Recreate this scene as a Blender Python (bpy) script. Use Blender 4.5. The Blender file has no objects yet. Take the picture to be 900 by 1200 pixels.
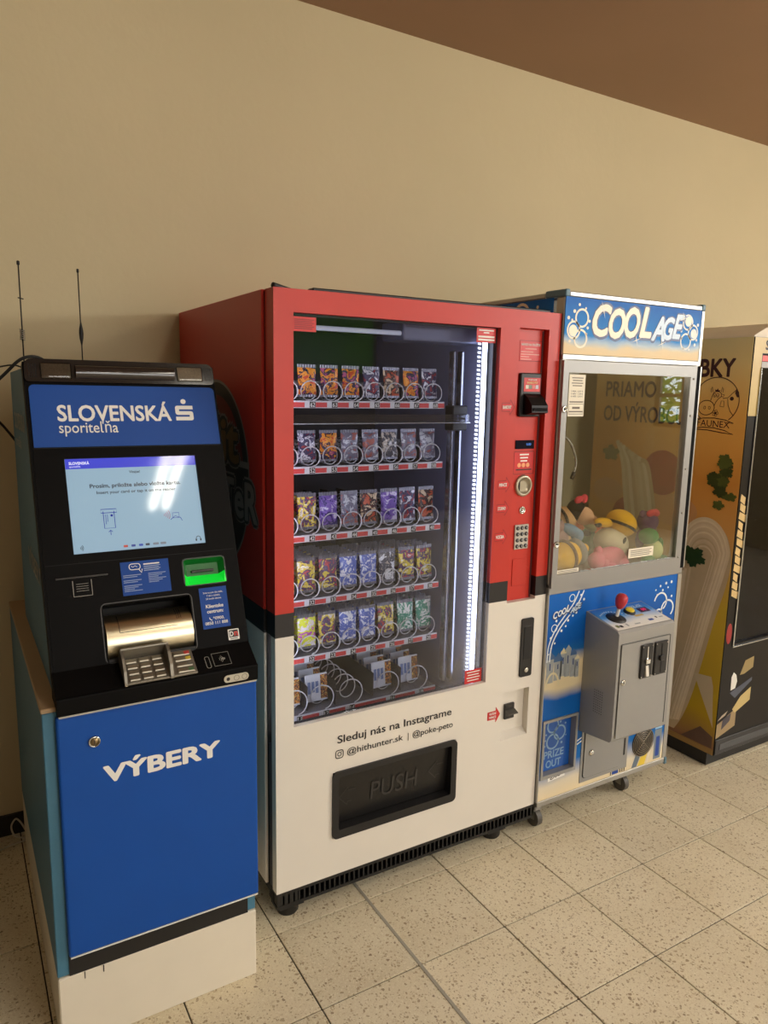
import bpy, bmesh, math, random
from mathutils import Matrix, Vector

SC = bpy.context.scene
COL = SC.collection
random.seed(7)

# ------------------------------------------------------------ camera
cd = bpy.data.cameras.new('camera')
cd.sensor_fit = 'VERTICAL'
cd.sensor_height = 32.0
cd.lens = 857.3 * 32.0 / 1200.0
cd.clip_start = 0.02
cam = bpy.data.objects.new('camera', cd)
COL.objects.link(cam)
cam.location = (-0.739, -1.8163, 1.5765)
cam.rotation_euler = (1.40460, -0.01917, -0.53392)
SC.camera = cam

# ------------------------------------------------------------ world, lights, exposure
SC.view_settings.view_transform = 'Standard'
SC.view_settings.look = 'None'
SC.view_settings.gamma = 1.0
SC.view_settings.use_curve_mapping = False
SC.view_settings.exposure = -0.15
WORLD_STRENGTH = 4.0
w = bpy.data.worlds.new('world')
SC.world = w
w.use_nodes = True
wb = w.node_tree.nodes['Background']
wb.inputs[0].default_value = (0.86, 0.94, 1.0, 1)
wb.inputs[1].default_value = WORLD_STRENGTH
TUBE_EMISSION = 40.0      # ceiling fluorescent tubes
LED_EMISSION = 7.0        # strip inside the vending machine

def area_light(name, loc, target, sx, sy, power, col):
    l = bpy.data.lights.new(name, 'AREA')
    l.shape = 'RECTANGLE'; l.size = sx; l.size_y = sy; l.energy = power; l.color = col
    o = bpy.data.objects.new(name, l); COL.objects.link(o)
    o.location = loc
    o.rotation_euler = (Vector(target) - Vector(loc)).to_track_quat('-Z', 'Y').to_euler()
    return o
# added fill light, high on the right where the wall has no windows
area_light('right_fill', (6.42, -3.0, 2.42), (0.6, -0.6, 0.9), 5.0, 0.6, 330, (1.0, 0.97, 0.92))
# added fill light behind the camera, brightening the machine fronts
area_light('rear_fill', (1.15, -5.9, 1.6), (0.9, 0.5, 1.0), 2.0, 2.4, 105, (1.0, 0.97, 0.92))

# ------------------------------------------------------------ materials
def lin(c):
    out = []
    for v in c[:3]:
        v = v / 255.0
        out.append(v / 12.92 if v <= 0.04045 else ((v + 0.055) / 1.055) ** 2.4)
    return (out[0], out[1], out[2], 1.0)

MATS = {}
def nmat(name):
    m = bpy.data.materials.new(name); m.use_nodes = True
    nt = m.node_tree
    b = nt.nodes['Principled BSDF']
    return m, nt, b

def mat(name, rgb, rough=0.5, metal=0.0, var=0.06, scale=9.0, bump=0.0, bscale=200.0, emit=0.0, spec=0.5, coat=0.0, ecol=None):
    if name in MATS: return MATS[name]
    m, nt, b = nmat(name)
    c = lin(rgb)
    tc = nt.nodes.new('ShaderNodeTexCoord')
    nz = nt.nodes.new('ShaderNodeTexNoise'); nz.inputs['Scale'].default_value = scale; nz.inputs['Detail'].default_value = 4
    nt.links.new(tc.outputs['Object'], nz.inputs['Vector'])
    mr = nt.nodes.new('ShaderNodeMapRange')
    mr.inputs[3].default_value = 1 - var; mr.inputs[4].default_value = 1 + var
    nt.links.new(nz.outputs['Fac'], mr.inputs[0])
    mx = nt.nodes.new('ShaderNodeVectorMath'); mx.operation = 'SCALE'
    mx.inputs[0].default_value = c[:3]
    nt.links.new(mr.outputs[0], mx.inputs['Scale'])
    nt.links.new(mx.outputs[0], b.inputs['Base Color'])
    b.inputs['Roughness'].default_value = rough
    b.inputs['Metallic'].default_value = metal
    b.inputs['Specular IOR Level'].default_value = spec
    if coat: b.inputs['Coat Weight'].default_value = coat
    if emit:
        b.inputs['Emission Color'].default_value = lin(ecol or rgb)
        b.inputs['Emission Strength'].default_value = emit
    if bump:
        n2 = nt.nodes.new('ShaderNodeTexNoise'); n2.inputs['Scale'].default_value = bscale; n2.inputs['Detail'].default_value = 3
        nt.links.new(tc.outputs['Object'], n2.inputs['Vector'])
        bp = nt.nodes.new('ShaderNodeBump'); bp.inputs['Strength'].default_value = bump; bp.inputs['Distance'].default_value = 0.003
        nt.links.new(n2.outputs['Fac'], bp.inputs['Height'])
        nt.links.new(bp.outputs[0], b.inputs['Normal'])
    MATS[name] = m
    return m

def glass_mat(name, tint=(255, 255, 255), refl=1.0):
    if name in MATS: return MATS[name]
    m = bpy.data.materials.new(name); m.use_nodes = True
    nt = m.node_tree; nt.nodes.clear()
    out = nt.nodes.new('ShaderNodeOutputMaterial')
    tr = nt.nodes.new('ShaderNodeBsdfTransparent'); tr.inputs[0].default_value = lin(tint)
    gl = nt.nodes.new('ShaderNodeBsdfGlossy'); gl.inputs['Roughness'].default_value = 0.01
    fr = nt.nodes.new('ShaderNodeFresnel'); fr.inputs[0].default_value = 1.5
    ml = nt.nodes.new('ShaderNodeMath'); ml.operation = 'MULTIPLY'; ml.inputs[1].default_value = refl
    nt.links.new(fr.outputs[0], ml.inputs[0])
    mx = nt.nodes.new('ShaderNodeMixShader')
    nt.links.new(ml.outputs[0], mx.inputs[0]); nt.links.new(tr.outputs[0], mx.inputs[1]); nt.links.new(gl.outputs[0], mx.inputs[2])
    nt.links.new(mx.outputs[0], out.inputs[0])
    MATS[name] = m
    return m

def ramp_mat(name, axis, lo, hi, stops, wob=0.06, wscale=6.0, rough=0.35, interp='LINEAR', coat=0.0):
    """printed picture: colours run along one object axis, with a wavy edge"""
    if name in MATS: return MATS[name]
    m, nt, b = nmat(name)
    tc = nt.nodes.new('ShaderNodeTexCoord')
    sp = nt.nodes.new('ShaderNodeSeparateXYZ'); nt.links.new(tc.outputs['Object'], sp.inputs[0])
    nz = nt.nodes.new('ShaderNodeTexNoise'); nz.inputs['Scale'].default_value = wscale; nz.inputs['Detail'].default_value = 2
    nt.links.new(tc.outputs['Object'], nz.inputs['Vector'])
    mr = nt.nodes.new('ShaderNodeMapRange'); mr.inputs[1].default_value = lo; mr.inputs[2].default_value = hi
    nt.links.new(sp.outputs['XYZ'.index(axis)], mr.inputs[0])
    a = nt.nodes.new('ShaderNodeMath'); a.operation = 'MULTIPLY_ADD'; a.inputs[1].default_value = wob * 2; a.inputs[2].default_value = -wob
    nt.links.new(nz.outputs['Fac'], a.inputs[0])
    s = nt.nodes.new('ShaderNodeMath'); s.operation = 'ADD'
    nt.links.new(mr.outputs[0], s.inputs[0]); nt.links.new(a.outputs[0], s.inputs[1])
    cr = nt.nodes.new('ShaderNodeValToRGB'); cr.color_ramp.interpolation = interp
    el = cr.color_ramp.elements
    while len(el) < len(stops): el.new(0.5)
    for e, (p, c) in zip(el, stops): e.position = p; e.color = lin(c)
    nt.links.new(s.outputs[0], cr.inputs[0]); nt.links.new(cr.outputs[0], b.inputs['Base Color'])
    b.inputs['Roughness'].default_value = rough; b.inputs['Specular IOR Level'].default_value = 0.25
    if coat: b.inputs['Coat Weight'].default_value = coat
    MATS[name] = m
    return m

def foil_mat(name, cols, scale=38.0, rough=0.34, metal=0.15):
    """metallised foil with a busy many-coloured print"""
    if name in MATS: return MATS[name]
    m, nt, b = nmat(name)
    tc = nt.nodes.new('ShaderNodeTexCoord'); oi = nt.nodes.new('ShaderNodeObjectInfo')
    sc = nt.nodes.new('ShaderNodeMath'); sc.operation = 'MULTIPLY'; sc.inputs[1].default_value = 7.0
    nt.links.new(oi.outputs['Random'], sc.inputs[0])
    ad = nt.nodes.new('ShaderNodeVectorMath'); ad.operation = 'ADD'
    nt.links.new(tc.outputs['Object'], ad.inputs[0]); nt.links.new(sc.outputs[0], ad.inputs[1])
    nz = nt.nodes.new('ShaderNodeTexNoise'); nz.inputs['Scale'].default_value = scale; nz.inputs['Detail'].default_value = 7; nz.inputs['Roughness'].default_value = 0.65
    nz.inputs['Distortion'].default_value = 0.7
    nt.links.new(ad.outputs[0], nz.inputs['Vector'])
    cr = nt.nodes.new('ShaderNodeValToRGB'); cr.color_ramp.interpolation = 'CONSTANT'
    el = cr.color_ramp.elements
    while len(el) < len(cols): el.new(0.5)
    for i, (e, c) in enumerate(zip(el, cols)):
        e.position = 0.0 if i == 0 else 0.33 + 0.34 * (i - 1) / max(1, len(cols) - 2)
        e.color = lin(c)
    nt.links.new(nz.outputs['Fac'], cr.inputs[0]); nt.links.new(cr.outputs[0], b.inputs['Base Color'])
    b.inputs['Roughness'].default_value = rough; b.inputs['Metallic'].default_value = metal
    MATS[name] = m
    return m

def terrazzo():
    m, nt, b = nmat('terrazzo')
    tc = nt.nodes.new('ShaderNodeTexCoord'); oi = nt.nodes.new('ShaderNodeObjectInfo')
    sc = nt.nodes.new('ShaderNodeMath'); sc.operation = 'MULTIPLY'; sc.inputs[1].default_value = 31.0
    nt.links.new(oi.outputs['Random'], sc.inputs[0])
    ad = nt.nodes.new('ShaderNodeVectorMath'); ad.operation = 'ADD'
    nt.links.new(tc.outputs['Object'], ad.inputs[0]); nt.links.new(sc.outputs[0], ad.inputs[1])
    big = nt.nodes.new('ShaderNodeTexNoise'); big.inputs['Scale'].default_value = 4.0; big.inputs['Detail'].default_value = 5
    nt.links.new(ad.outputs[0], big.inputs['Vector'])
    base = nt.nodes.new('ShaderNodeValToRGB')
    base.color_ramp.elements[0].position = 0.3; base.color_ramp.elements[0].color = lin((218, 206, 176))
    base.color_ramp.elements[1].position = 0.7; base.color_ramp.elements[1].color = lin((232, 222, 194))
    nt.links.new(big.outputs['Fac'], base.inputs[0])
    # darker or paler from tile to tile
    tv = nt.nodes.new('ShaderNodeMapRange'); tv.inputs[3].default_value = 0.93; tv.inputs[4].default_value = 1.05
    nt.links.new(oi.outputs['Random'], tv.inputs[0])
    tm = nt.nodes.new('ShaderNodeVectorMath'); tm.operation = 'SCALE'
    nt.links.new(base.outputs[0], tm.inputs[0]); nt.links.new(tv.outputs[0], tm.inputs['Scale'])
    prev = tm.outputs[0]
    dist = nt.nodes.new('ShaderNodeTexNoise'); dist.inputs['Scale'].default_value = 50.0
    nt.links.new(ad.outputs[0], dist.inputs['Vector'])
    dm = nt.nodes.new('ShaderNodeVectorMath'); dm.operation = 'SCALE'; dm.inputs['Scale'].default_value = 0.018
    nt.links.new(dist.outputs['Color'], dm.inputs[0])
    da = nt.nodes.new('ShaderNodeVectorMath'); da.operation = 'ADD'
    nt.links.new(ad.outputs[0], da.inputs[0]); nt.links.new(dm.outputs[0], da.inputs[1])
    for scale, thr, dmax, c0, c1 in ((300, 0.45, 0.5, (196, 178, 142), (240, 232, 208)), (150, 0.74, 0.42, (158, 138, 104), (198, 180, 146)), (85, 0.84, 0.36, (134, 112, 82), (184, 164, 128))):
        vo = nt.nodes.new('ShaderNodeTexVoronoi'); vo.inputs['Scale'].default_value = scale
        nt.links.new(da.outputs[0], vo.inputs['Vector'])
        sp = nt.nodes.new('ShaderNodeSeparateColor'); nt.links.new(vo.outputs['Color'], sp.inputs[0])
        g = nt.nodes.new('ShaderNodeMath'); g.operation = 'GREATER_THAN'; g.inputs[1].default_value = thr
        nt.links.new(sp.outputs[0], g.inputs[0])
        l = nt.nodes.new('ShaderNodeMath'); l.operation = 'LESS_THAN'; l.inputs[1].default_value = dmax
        nt.links.new(vo.outputs['Distance'], l.inputs[0])
        f = nt.nodes.new('ShaderNodeMath'); f.operation = 'MULTIPLY'
        nt.links.new(g.outputs[0], f.inputs[0]); nt.links.new(l.outputs[0], f.inputs[1])
        f2 = nt.nodes.new('ShaderNodeMath'); f2.operation = 'MULTIPLY'; f2.inputs[1].default_value = 0.85
        nt.links.new(f.outputs[0], f2.inputs[0])
        cc = nt.nodes.new('ShaderNodeMix'); cc.data_type = 'RGBA'
        cc.inputs[6].default_value = lin(c0); cc.inputs[7].default_value = lin(c1)
        nt.links.new(sp.outputs[1], cc.inputs[0])
        mx = nt.nodes.new('ShaderNodeMix'); mx.data_type = 'RGBA'
        nt.links.new(f2.outputs[0], mx.inputs[0]); nt.links.new(prev, mx.inputs[6]); nt.links.new(cc.outputs[2], mx.inputs[7])
        prev = mx.outputs[2]
    nt.links.new(prev, b.inputs['Base Color'])
    b.inputs['Roughness'].default_value = 0.42
    return m

def plaster(name, rgb, bump=0.12):
    m, nt, b = nmat(name)
    tc = nt.nodes.new('ShaderNodeTexCoord')
    nz = nt.nodes.new('ShaderNodeTexNoise'); nz.inputs['Scale'].default_value = 1.3; nz.inputs['Detail'].default_value = 6
    nt.links.new(tc.outputs['Object'], nz.inputs['Vector'])
    c = lin(rgb)
    cr = nt.nodes.new('ShaderNodeValToRGB')
    cr.color_ramp.elements[0].position = 0.3; cr.color_ramp.elements[0].color = (c[0] * .95, c[1] * .95, c[2] * .94, 1)
    cr.color_ramp.elements[1].position = 0.7; cr.color_ramp.elements[1].color = (c[0] * 1.04, c[1] * 1.04, c[2] * 1.04, 1)
    nt.links.new(nz.outputs['Fac'], cr.inputs[0]); nt.links.new(cr.outputs[0], b.inputs['Base Color'])
    b.inputs['Roughness'].default_value = 0.75
    n2 = nt.nodes.new('ShaderNodeTexNoise'); n2.inputs['Scale'].default_value = 28; n2.inputs['Detail'].default_value = 4
    nt.links.new(tc.outputs['Object'], n2.inputs['Vector'])
    bp = nt.nodes.new('ShaderNodeBump'); bp.inputs['Strength'].default_value = bump; bp.inputs['Distance'].default_value = 0.01
    nt.links.new(n2.outputs['Fac'], bp.inputs['Height']); nt.links.new(bp.outputs[0], b.inputs['Normal'])
    return m

# ------------------------------------------------------------ mesh helpers
ORG = {}          # object name -> world position of its thing's origin

def tag(o, label=None, cat=None, group=None, kind=None):
    if label: o['label'] = label
    if cat: o['category'] = cat
    if group: o['group'] = group
    if kind: o['kind'] = kind
    return o

def thing(name, loc, label, cat, group=None):
    o = bpy.data.objects.new(name, None); COL.objects.link(o)
    o.location = loc; o.empty_display_size = 0.05
    ORG[o.name] = Vector(loc)
    return tag(o, label, cat, group)

class B:
    """collects shapes (world coordinates) into one mesh"""
    def __init__(self, M=None):
        self.v = []; self.f = []; self.sm = []; self.M = M
    def add(self, vs, fs, smooth=False):
        n = len(self.v)
        for p in vs:
            p = Vector(p)
            self.v.append(self.M @ p if self.M is not None else p)
        for f in fs:
            self.f.append([i + n for i in f]); self.sm.append(smooth)
        return self
    def box(self, x0, x1, y0, y1, z0, z1, bevel=0.0, seg=2):
        bm = bmesh.new()
        vs = [bm.verts.new((x, y, z)) for x in (x0, x1) for y in (y0, y1) for z in (z0, z1)]
        for f in ((0, 1, 3, 2), (4, 6, 7, 5), (0, 4, 5, 1), (2, 3, 7, 6), (0, 2, 6, 4), (1, 5, 7, 3)):
            bm.faces.new([vs[i] for i in f])
        if bevel:
            bmesh.ops.bevel(bm, geom=list(bm.edges), offset=bevel, segments=seg, profile=0.5, affect='EDGES')
        bm.verts.index_update()
        self.add([v.co.copy() for v in bm.verts], [[v.index for v in f.verts] for f in bm.faces])
        bm.free(); return self
    def prism(self, pts, a0, a1, axis='X'):
        """2-D outline swept along an axis; X: (y,z)  Y: (x,z)  Z: (x,y)"""
        n = len(pts)
        def P(p, a): return {'X': (a, p[0], p[1]), 'Y': (p[0], a, p[1]), 'Z': (p[0], p[1], a)}[axis]
        vs = [P(p, a0) for p in pts] + [P(p, a1) for p in pts]
        fs = [list(range(n))[::-1], list(range(n, 2 * n))] + [[i, (i + 1) % n, n + (i + 1) % n, n + i] for i in range(n)]
        return self.add(vs, fs)
    def cyl(self, p0, p1, r0, r1=None, seg=20, smooth=True, cap=True):
        p0, p1 = Vector(p0), Vector(p1); r1 = r0 if r1 is None else r1
        d = (p1 - p0).normalized()
        u = d.orthogonal().normalized(); v = d.cross(u)
        vs = []
        for p, r in ((p0, r0), (p1, r1)):
            for i in range(seg):
                a = 2 * math.pi * i / seg
                vs.append(p + (u * math.cos(a) + v * math.sin(a)) * r)
        self.add(vs, [[i, (i + 1) % seg, seg + (i + 1) % seg, seg + i] for i in range(seg)], smooth)
        if cap:
            self.add(vs[:seg], [list(range(seg))[::-1]]); self.add(vs[seg:], [list(range(seg))])
        return self
    def tube(self, pts, r, seg=6, closed=False):
        pts = [Vector(p) for p in pts]; n = len(pts); vs = []; u = None
        for i, p in enumerate(pts):
            a = pts[(i - 1) % n] if (closed or i) else p
            b = pts[(i + 1) % n] if (closed or i < n - 1) else p
            d = (b - a).normalized()
            u = d.orthogonal().normalized() if u is None else (u - d * u.dot(d)).normalized()
            v = d.cross(u)
            rr = r[i] if isinstance(r, (list, tuple)) else r
            for k in range(seg):
                an = 2 * math.pi * k / seg
                vs.append(p + (u * math.cos(an) + v * math.sin(an)) * rr)
        fs = []
        for i in range(n if closed else n - 1):
            for k in range(seg):
                j = (i + 1) % n
                fs.append([i * seg + k, i * seg + (k + 1) % seg, j * seg + (k + 1) % seg, j * seg + k])
        if not closed:
            fs.append(list(range(seg))[::-1]); fs.append([(n - 1) * seg + k for k in range(seg)])
        return self.add(vs, fs, True)
    def lathe(self, prof, center, axis=(0, 0, 1), seg=24):
        """prof: (radius, height) pairs"""
        d = Vector(axis).normalized(); u = d.orthogonal().normalized(); v = d.cross(u); c = Vector(center)
        vs = []; fs = []
        for r, h in prof:
            for i in range(seg):
                a = 2 * math.pi * i / seg
                vs.append(c + d * h + (u * math.cos(a) + v * math.sin(a)) * r)
        for j in range(len(prof) - 1):
            for i in range(seg):
                fs.append([j * seg + i, j * seg + (i + 1) % seg, (j + 1) * seg + (i + 1) % seg, (j + 1) * seg + i])
        self.add(vs, fs, True)
        if prof[0][0] > 1e-5: self.add(vs[:seg], [list(range(seg))[::-1]])
        if prof[-1][0] > 1e-5: self.add(vs[-seg:], [list(range(seg))])
        return self
    def ball(self, c, r, seg=18, rings=11, R=None):
        c = Vector(c); r = (r, r, r) if not isinstance(r, (list, tuple)) else r
        vs = []; fs = []
        for j in range(rings + 1):
            th = math.pi * j / rings
            for i in range(seg):
                ph = 2 * math.pi * i / seg
                p = Vector((r[0] * math.sin(th) * math.cos(ph), r[1] * math.sin(th) * math.sin(ph), r[2] * math.cos(th)))
                if R is not None: p = R @ p
                vs.append(c + p)
        for j in range(rings):
            for i in range(seg):
                fs.append([j * seg + i, (j + 1) * seg + i, (j + 1) * seg + (i + 1) % seg, j * seg + (i + 1) % seg])
        return self.add(vs, fs, True)
    def plate(self, x0, x1, z0, z1, holes, y0, y1):
        """slab in the xz plane from y0 (front) to y1 with rectangular holes; clean shell"""
        xs = sorted(set([x0, x1] + [h for q in holes for h in q[:2] if x0 < h < x1]))
        zs = sorted(set([z0, z1] + [h for q in holes for h in q[2:] if z0 < h < z1]))
        nx, nz = len(xs) - 1, len(zs) - 1
        def solid(i, j):
            if not (0 <= i < nx and 0 <= j < nz): return False
            cx, cz = (xs[i] + xs[i + 1]) / 2, (zs[j] + zs[j + 1]) / 2
            return not any(h[0] < cx < h[1] and h[2] < cz < h[3] for h in holes)
        bm = bmesh.new(); cache = {}
        def V(x, y, z):
            k = (round(x, 5), round(y, 5), round(z, 5))
            if k not in cache: cache[k] = bm.verts.new((x, y, z))
            return cache[k]
        for i in range(nx):
            for j in range(nz):
                if not solid(i, j): continue
                a, b, c, d = xs[i], xs[i + 1], zs[j], zs[j + 1]
                bm.faces.new([V(a, y0, c), V(b, y0, c), V(b, y0, d), V(a, y0, d)])
                bm.faces.new([V(a, y1, d), V(b, y1, d), V(b, y1, c), V(a, y1, c)])
                if not solid(i - 1, j): bm.faces.new([V(a, y0, d), V(a, y1, d), V(a, y1, c), V(a, y0, c)])
                if not solid(i + 1, j): bm.faces.new([V(b, y0, c), V(b, y1, c), V(b, y1, d), V(b, y0, d)])
                if not solid(i, j - 1): bm.faces.new([V(a, y0, c), V(a, y1, c), V(b, y1, c), V(b, y0, c)])
                if not solid(i, j + 1): bm.faces.new([V(a, y0, d), V(b, y0, d), V(b, y1, d), V(a, y1, d)])
        bm.verts.index_update()
        self.add([v.co.copy() for v in bm.verts], [[v.index for v in f.verts] for f in bm.faces])
        bm.free(); return self
    def ringplate(self, outer, inner, y0, y1):
        n = len(outer)
        vs = [(x, y0, z) for x, z in outer] + [(x, y0, z) for x, z in inner] + [(x, y1, z) for x, z in outer] + [(x, y1, z) for x, z in inner]
        fs = []
        for i in range(n):
            j = (i + 1) % n
            fs += [[i, j, n + j, n + i], [2 * n + i, 3 * n + i, 3 * n + j, 2 * n + j], [i, 2 * n + i, 2 * n + j, j], [n + i, n + j, 3 * n + j, 3 * n + i]]
        return self.add(vs, fs)
    def build(self, name, material, parent=None, loc=None, shade=None):
        o0 = ORG[parent.name] if parent is not None else Vector(loc or (0, 0, 0))
        me = bpy.data.meshes.new(name)
        me.from_pydata([v - o0 for v in self.v], [], self.f)
        me.polygons.foreach_set('use_smooth', self.sm)
        me.validate(); me.update()
        bm = bmesh.new(); bm.from_mesh(me)
        bmesh.ops.recalc_face_normals(bm, faces=bm.faces); bm.to_mesh(me); bm.free()
        me.materials.append(material)
        o = bpy.data.objects.new(name, me); COL.objects.link(o)
        if parent is not None: o.parent = parent
        else: o.location = o0
        ORG[o.name] = o0
        return o

def copy_of(o, name=None, parent=None, loc=None):
    c = o.copy(); COL.objects.link(c)
    if parent is not None: c.parent = parent
    if loc is not None: c.location = loc
    return c

# ------------------------------------------------------------ printed marks on a surface frame
class Frame:
    """flat surface: origin, right, up, outward normal"""
    def __init__(self, o, u, v):
        self.o, self.u, self.v = Vector(o), Vector(u).normalized(), Vector(v).normalized()
        self.n = self.u.cross(self.v).normalized()
    def p(self, a, b, d=0.0): return self.o + self.u * a + self.v * b + self.n * d
def front(y): return Frame((0, y, 0), (1, 0, 0), (0, 0, 1))
def leftside(x): return Frame((x, 0, 0), (0, -1, 0), (0, 0, 1))      # a = -y, b = z

TXT = {}
def text_shape(s, bold=0.0, shear=0.0, spacing=1.0):
    k = (s, bold, shear, spacing)
    if k in TXT: return TXT[k]
    c = bpy.data.curves.new('lettering', 'FONT'); c.body = s
    c.size = 1.0; c.shear = shear; c.resolution_u = 3
    c.space_character = spacing
    o = bpy.data.objects.new('lettering', c); COL.objects.link(o)
    bpy.context.view_layer.update()
    me = bpy.data.meshes.new_from_object(o.evaluated_get(bpy.context.evaluated_depsgraph_get()))
    vs = [v.co.copy() for v in me.vertices]; fs = [list(p.vertices) for p in me.polygons]
    bpy.data.objects.remove(o); bpy.data.curves.remove(c); bpy.data.meshes.remove(me)
    if bold > 0.001:                             # heavier weight: the same outline laid down again round a small circle
        n0, base = len(vs), list(fs); v0 = list(vs)
        for q in range(10):
            d = Vector((math.cos(q * math.pi / 5), math.sin(q * math.pi / 5), 0)) * bold
            d.z = -0.00003 * (q + 1)
            k0 = len(vs); vs += [v + d for v in v0]; fs += [[i + k0 for i in f] for f in base]
    xs = [v.x for v in vs]
    TXT[k] = (vs, fs, min(xs), max(xs), max(v.y for v in vs))
    return TXT[k]

def text(name, s, fr, a0, b0, material, parent, h=None, w=None, off=0.0008, bold=0.0, shear=0.0, align='L', spacing=1.0, slope=0.0):
    """lettering: baseline starts at (a0,b0) on the frame, cap height h, total width w"""
    vs, fs, x0, x1, _top = text_shape(s, bold, shear, spacing)
    cap = text_shape("H")[4]
    if h is None: h = w / (x1 - x0) * cap
    ky = h / cap
    kx = ky if w is None else w / (x1 - x0)
    W = kx * (x1 - x0)
    sh = {'L': 0, 'C': -W / 2, 'R': -W}[align]
    b = B()
    b.add([fr.p(a0 + sh + (v.x - x0) * kx, b0 + v.y * ky + slope * (v.x - x0) * kx, off + 0.0004 + v.z) for v in vs], fs)
    return b.build(name, material, parent)

def shape(name, pts, fr, material, parent, off=0.0006, thick=0.0):
    b = B(); n = len(pts)
    if thick:
        b.add([fr.p(x, y, 0) for x, y in pts] + [fr.p(x, y, thick) for x, y in pts],
              [list(range(n))[::-1], list(range(n, 2 * n))] + [[i, (i + 1) % n, n + (i + 1) % n, n + i] for i in range(n)])
    else:
        b.add([fr.p(x, y, off) for x, y in pts], [list(range(n))])
    return b.build(name, material, parent)

def rect(x0, x1, y0, y1, r=0.0, seg=4):
    if not r: return [(x0, y0), (x1, y0), (x1, y1), (x0, y1)]
    out = []
    for cx, cy, a in ((x1 - r, y0 + r, -90), (x1 - r, y1 - r, 0), (x0 + r, y1 - r, 90), (x0 + r, y0 + r, 180)):
        for i in range(seg + 1):
            t = math.radians(a + 90 * i / seg); out.append((cx + r * math.cos(t), cy + r * math.sin(t)))
    return out
def disc(cx, cy, r, ry=None, seg=20):
    ry = ry or r
    return [(cx + r * math.cos(2 * math.pi * i / seg), cy + ry * math.sin(2 * math.pi * i / seg)) for i in range(seg)]
def stroke(name, pts, width, fr, material, parent, off=0.0008, closed=False):
    """a drawn line of even width lying on the frame"""
    n = len(pts); vs = []; fs = []
    for i, p in enumerate(pts):
        a = pts[(i - 1) % n] if (closed or i) else p
        c = pts[(i + 1) % n] if (closed or i < n - 1) else p
        dx, dy = c[0] - a[0], c[1] - a[1]; L = math.hypot(dx, dy) or 1
        ww = width[i] if isinstance(width, (list, tuple)) else width
        nx, ny = -dy / L * ww / 2, dx / L * ww / 2
        vs += [fr.p(p[0] + nx, p[1] + ny, off), fr.p(p[0] - nx, p[1] - ny, off)]
    for i in range(n if closed else n - 1):
        j = (i + 1) % n
        fs.append([2 * i, 2 * i + 1, 2 * j + 1, 2 * j])
    b = B(); b.add(vs, fs)
    return b.build(name, material, parent)
def arc(cx, cy, r, a0, a1, seg=24, ry=None):
    ry = ry or r
    return [(cx + r * math.cos(math.radians(a0 + (a1 - a0) * i / seg)), cy + ry * math.sin(math.radians(a0 + (a1 - a0) * i / seg))) for i in range(seg + 1)]
def spline(pts, k=8):
    """smooth curve through 2-D or 3-D points"""
    out = []; P = [Vector(p).to_3d() if len(p) == 2 else Vector(p) for p in pts]
    for i in range(len(P) - 1):
        a, b, c, d = P[max(i - 1, 0)], P[i], P[i + 1], P[min(i + 2, len(P) - 1)]
        for j in range(k):
            t = j / k
            out.append(0.5 * ((2 * b) + (c - a) * t + (2 * a - 5 * b + 4 * c - d) * t * t + (3 * b - a - 3 * c + d) * t ** 3))
    out.append(P[-1])
    return out

# shared colours
WHITE = mat('white_print', (232, 230, 224), 0.5)
BLACKP = mat('black_print', (22, 20, 20), 0.5)
STEEL = mat('steel', (170, 168, 162), 0.3, 1.0)
CHROME = mat('chrome', (205, 205, 200), 0.12, 1.0, var=0.01)
BLACK_PLASTIC = mat('black_plastic', (22, 21, 22), 0.42, bump=0.05, bscale=600)
REDP = mat('red_print', (196, 40, 40), 0.4)

# ============================================================ the room
WALL_Y = 0.88
CEIL_Z = 2.965
M_WALL = plaster('cream_plaster', (202, 187, 150))
M_CEIL = plaster('brown_ceiling_paint', (158, 127, 102), 0.05)
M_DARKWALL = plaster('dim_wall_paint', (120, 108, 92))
M_TERR = terrazzo()
M_GROUT = mat('dark_grout', (52, 43, 32), 0.9)
M_STRIP = mat('grey_joint_strip', (160, 155, 140), 0.5)

def struct(name, b, m):
    o = b.build(name, m); o['kind'] = 'structure'; return o

TX0, TX1, TY0, TY1 = -10, 13, -6, 3       # tile index ranges
TS = 0.302
gx = lambda i: -0.0125 + TS * i
gy = lambda j: -0.0320 + TS * j
floor = struct('floor', B().box(-3.5, 6.5, -6.0, WALL_Y + 0.1, -0.1, -0.004), M_GROUT)
t0 = B().box(-TS / 2 + 0.0019, TS / 2 - 0.0019, -TS / 2 + 0.0019, TS / 2 - 0.0019, -0.012, 0.0, bevel=0.0011, seg=1).build('floor_tile', M_TERR)
t0.parent = floor
rot4 = [0, math.pi / 2, math.pi, 3 * math.pi / 2]
inset = [(gx(i) + TS / 2, gy(j) + TS / 2, i, j) for i in range(-4, 13) for j in range(-5, 3)]
for x, y, i, j in inset:
    t = t0 if (x, y, i, j) == inset[0] else copy_of(t0, parent=floor)
    t.location = (x, y, random.uniform(-0.0004, 0.0002)); t.rotation_euler = (0, 0, random.choice(rot4))
# beyond the laid tiles the same floor goes on
xa, xb, ya, yb = gx(-4), gx(13), gy(-5), gy(3)
for k, (x0, x1, y0, y1) in enumerate(((-3.5, xa, -6, WALL_Y), (xb, 6.5, -6, WALL_Y), (xa, xb, -6, ya))):
    struct('floor_outer', B().box(x0, x1, y0, y1, -0.004, 0.0), M_TERR)
struct('floor_strip', B().box(gx(1) - 0.0046, gx(1) + 0.0046, gy(-5), 0.30, -0.003, 0.0012), M_STRIP)

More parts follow.
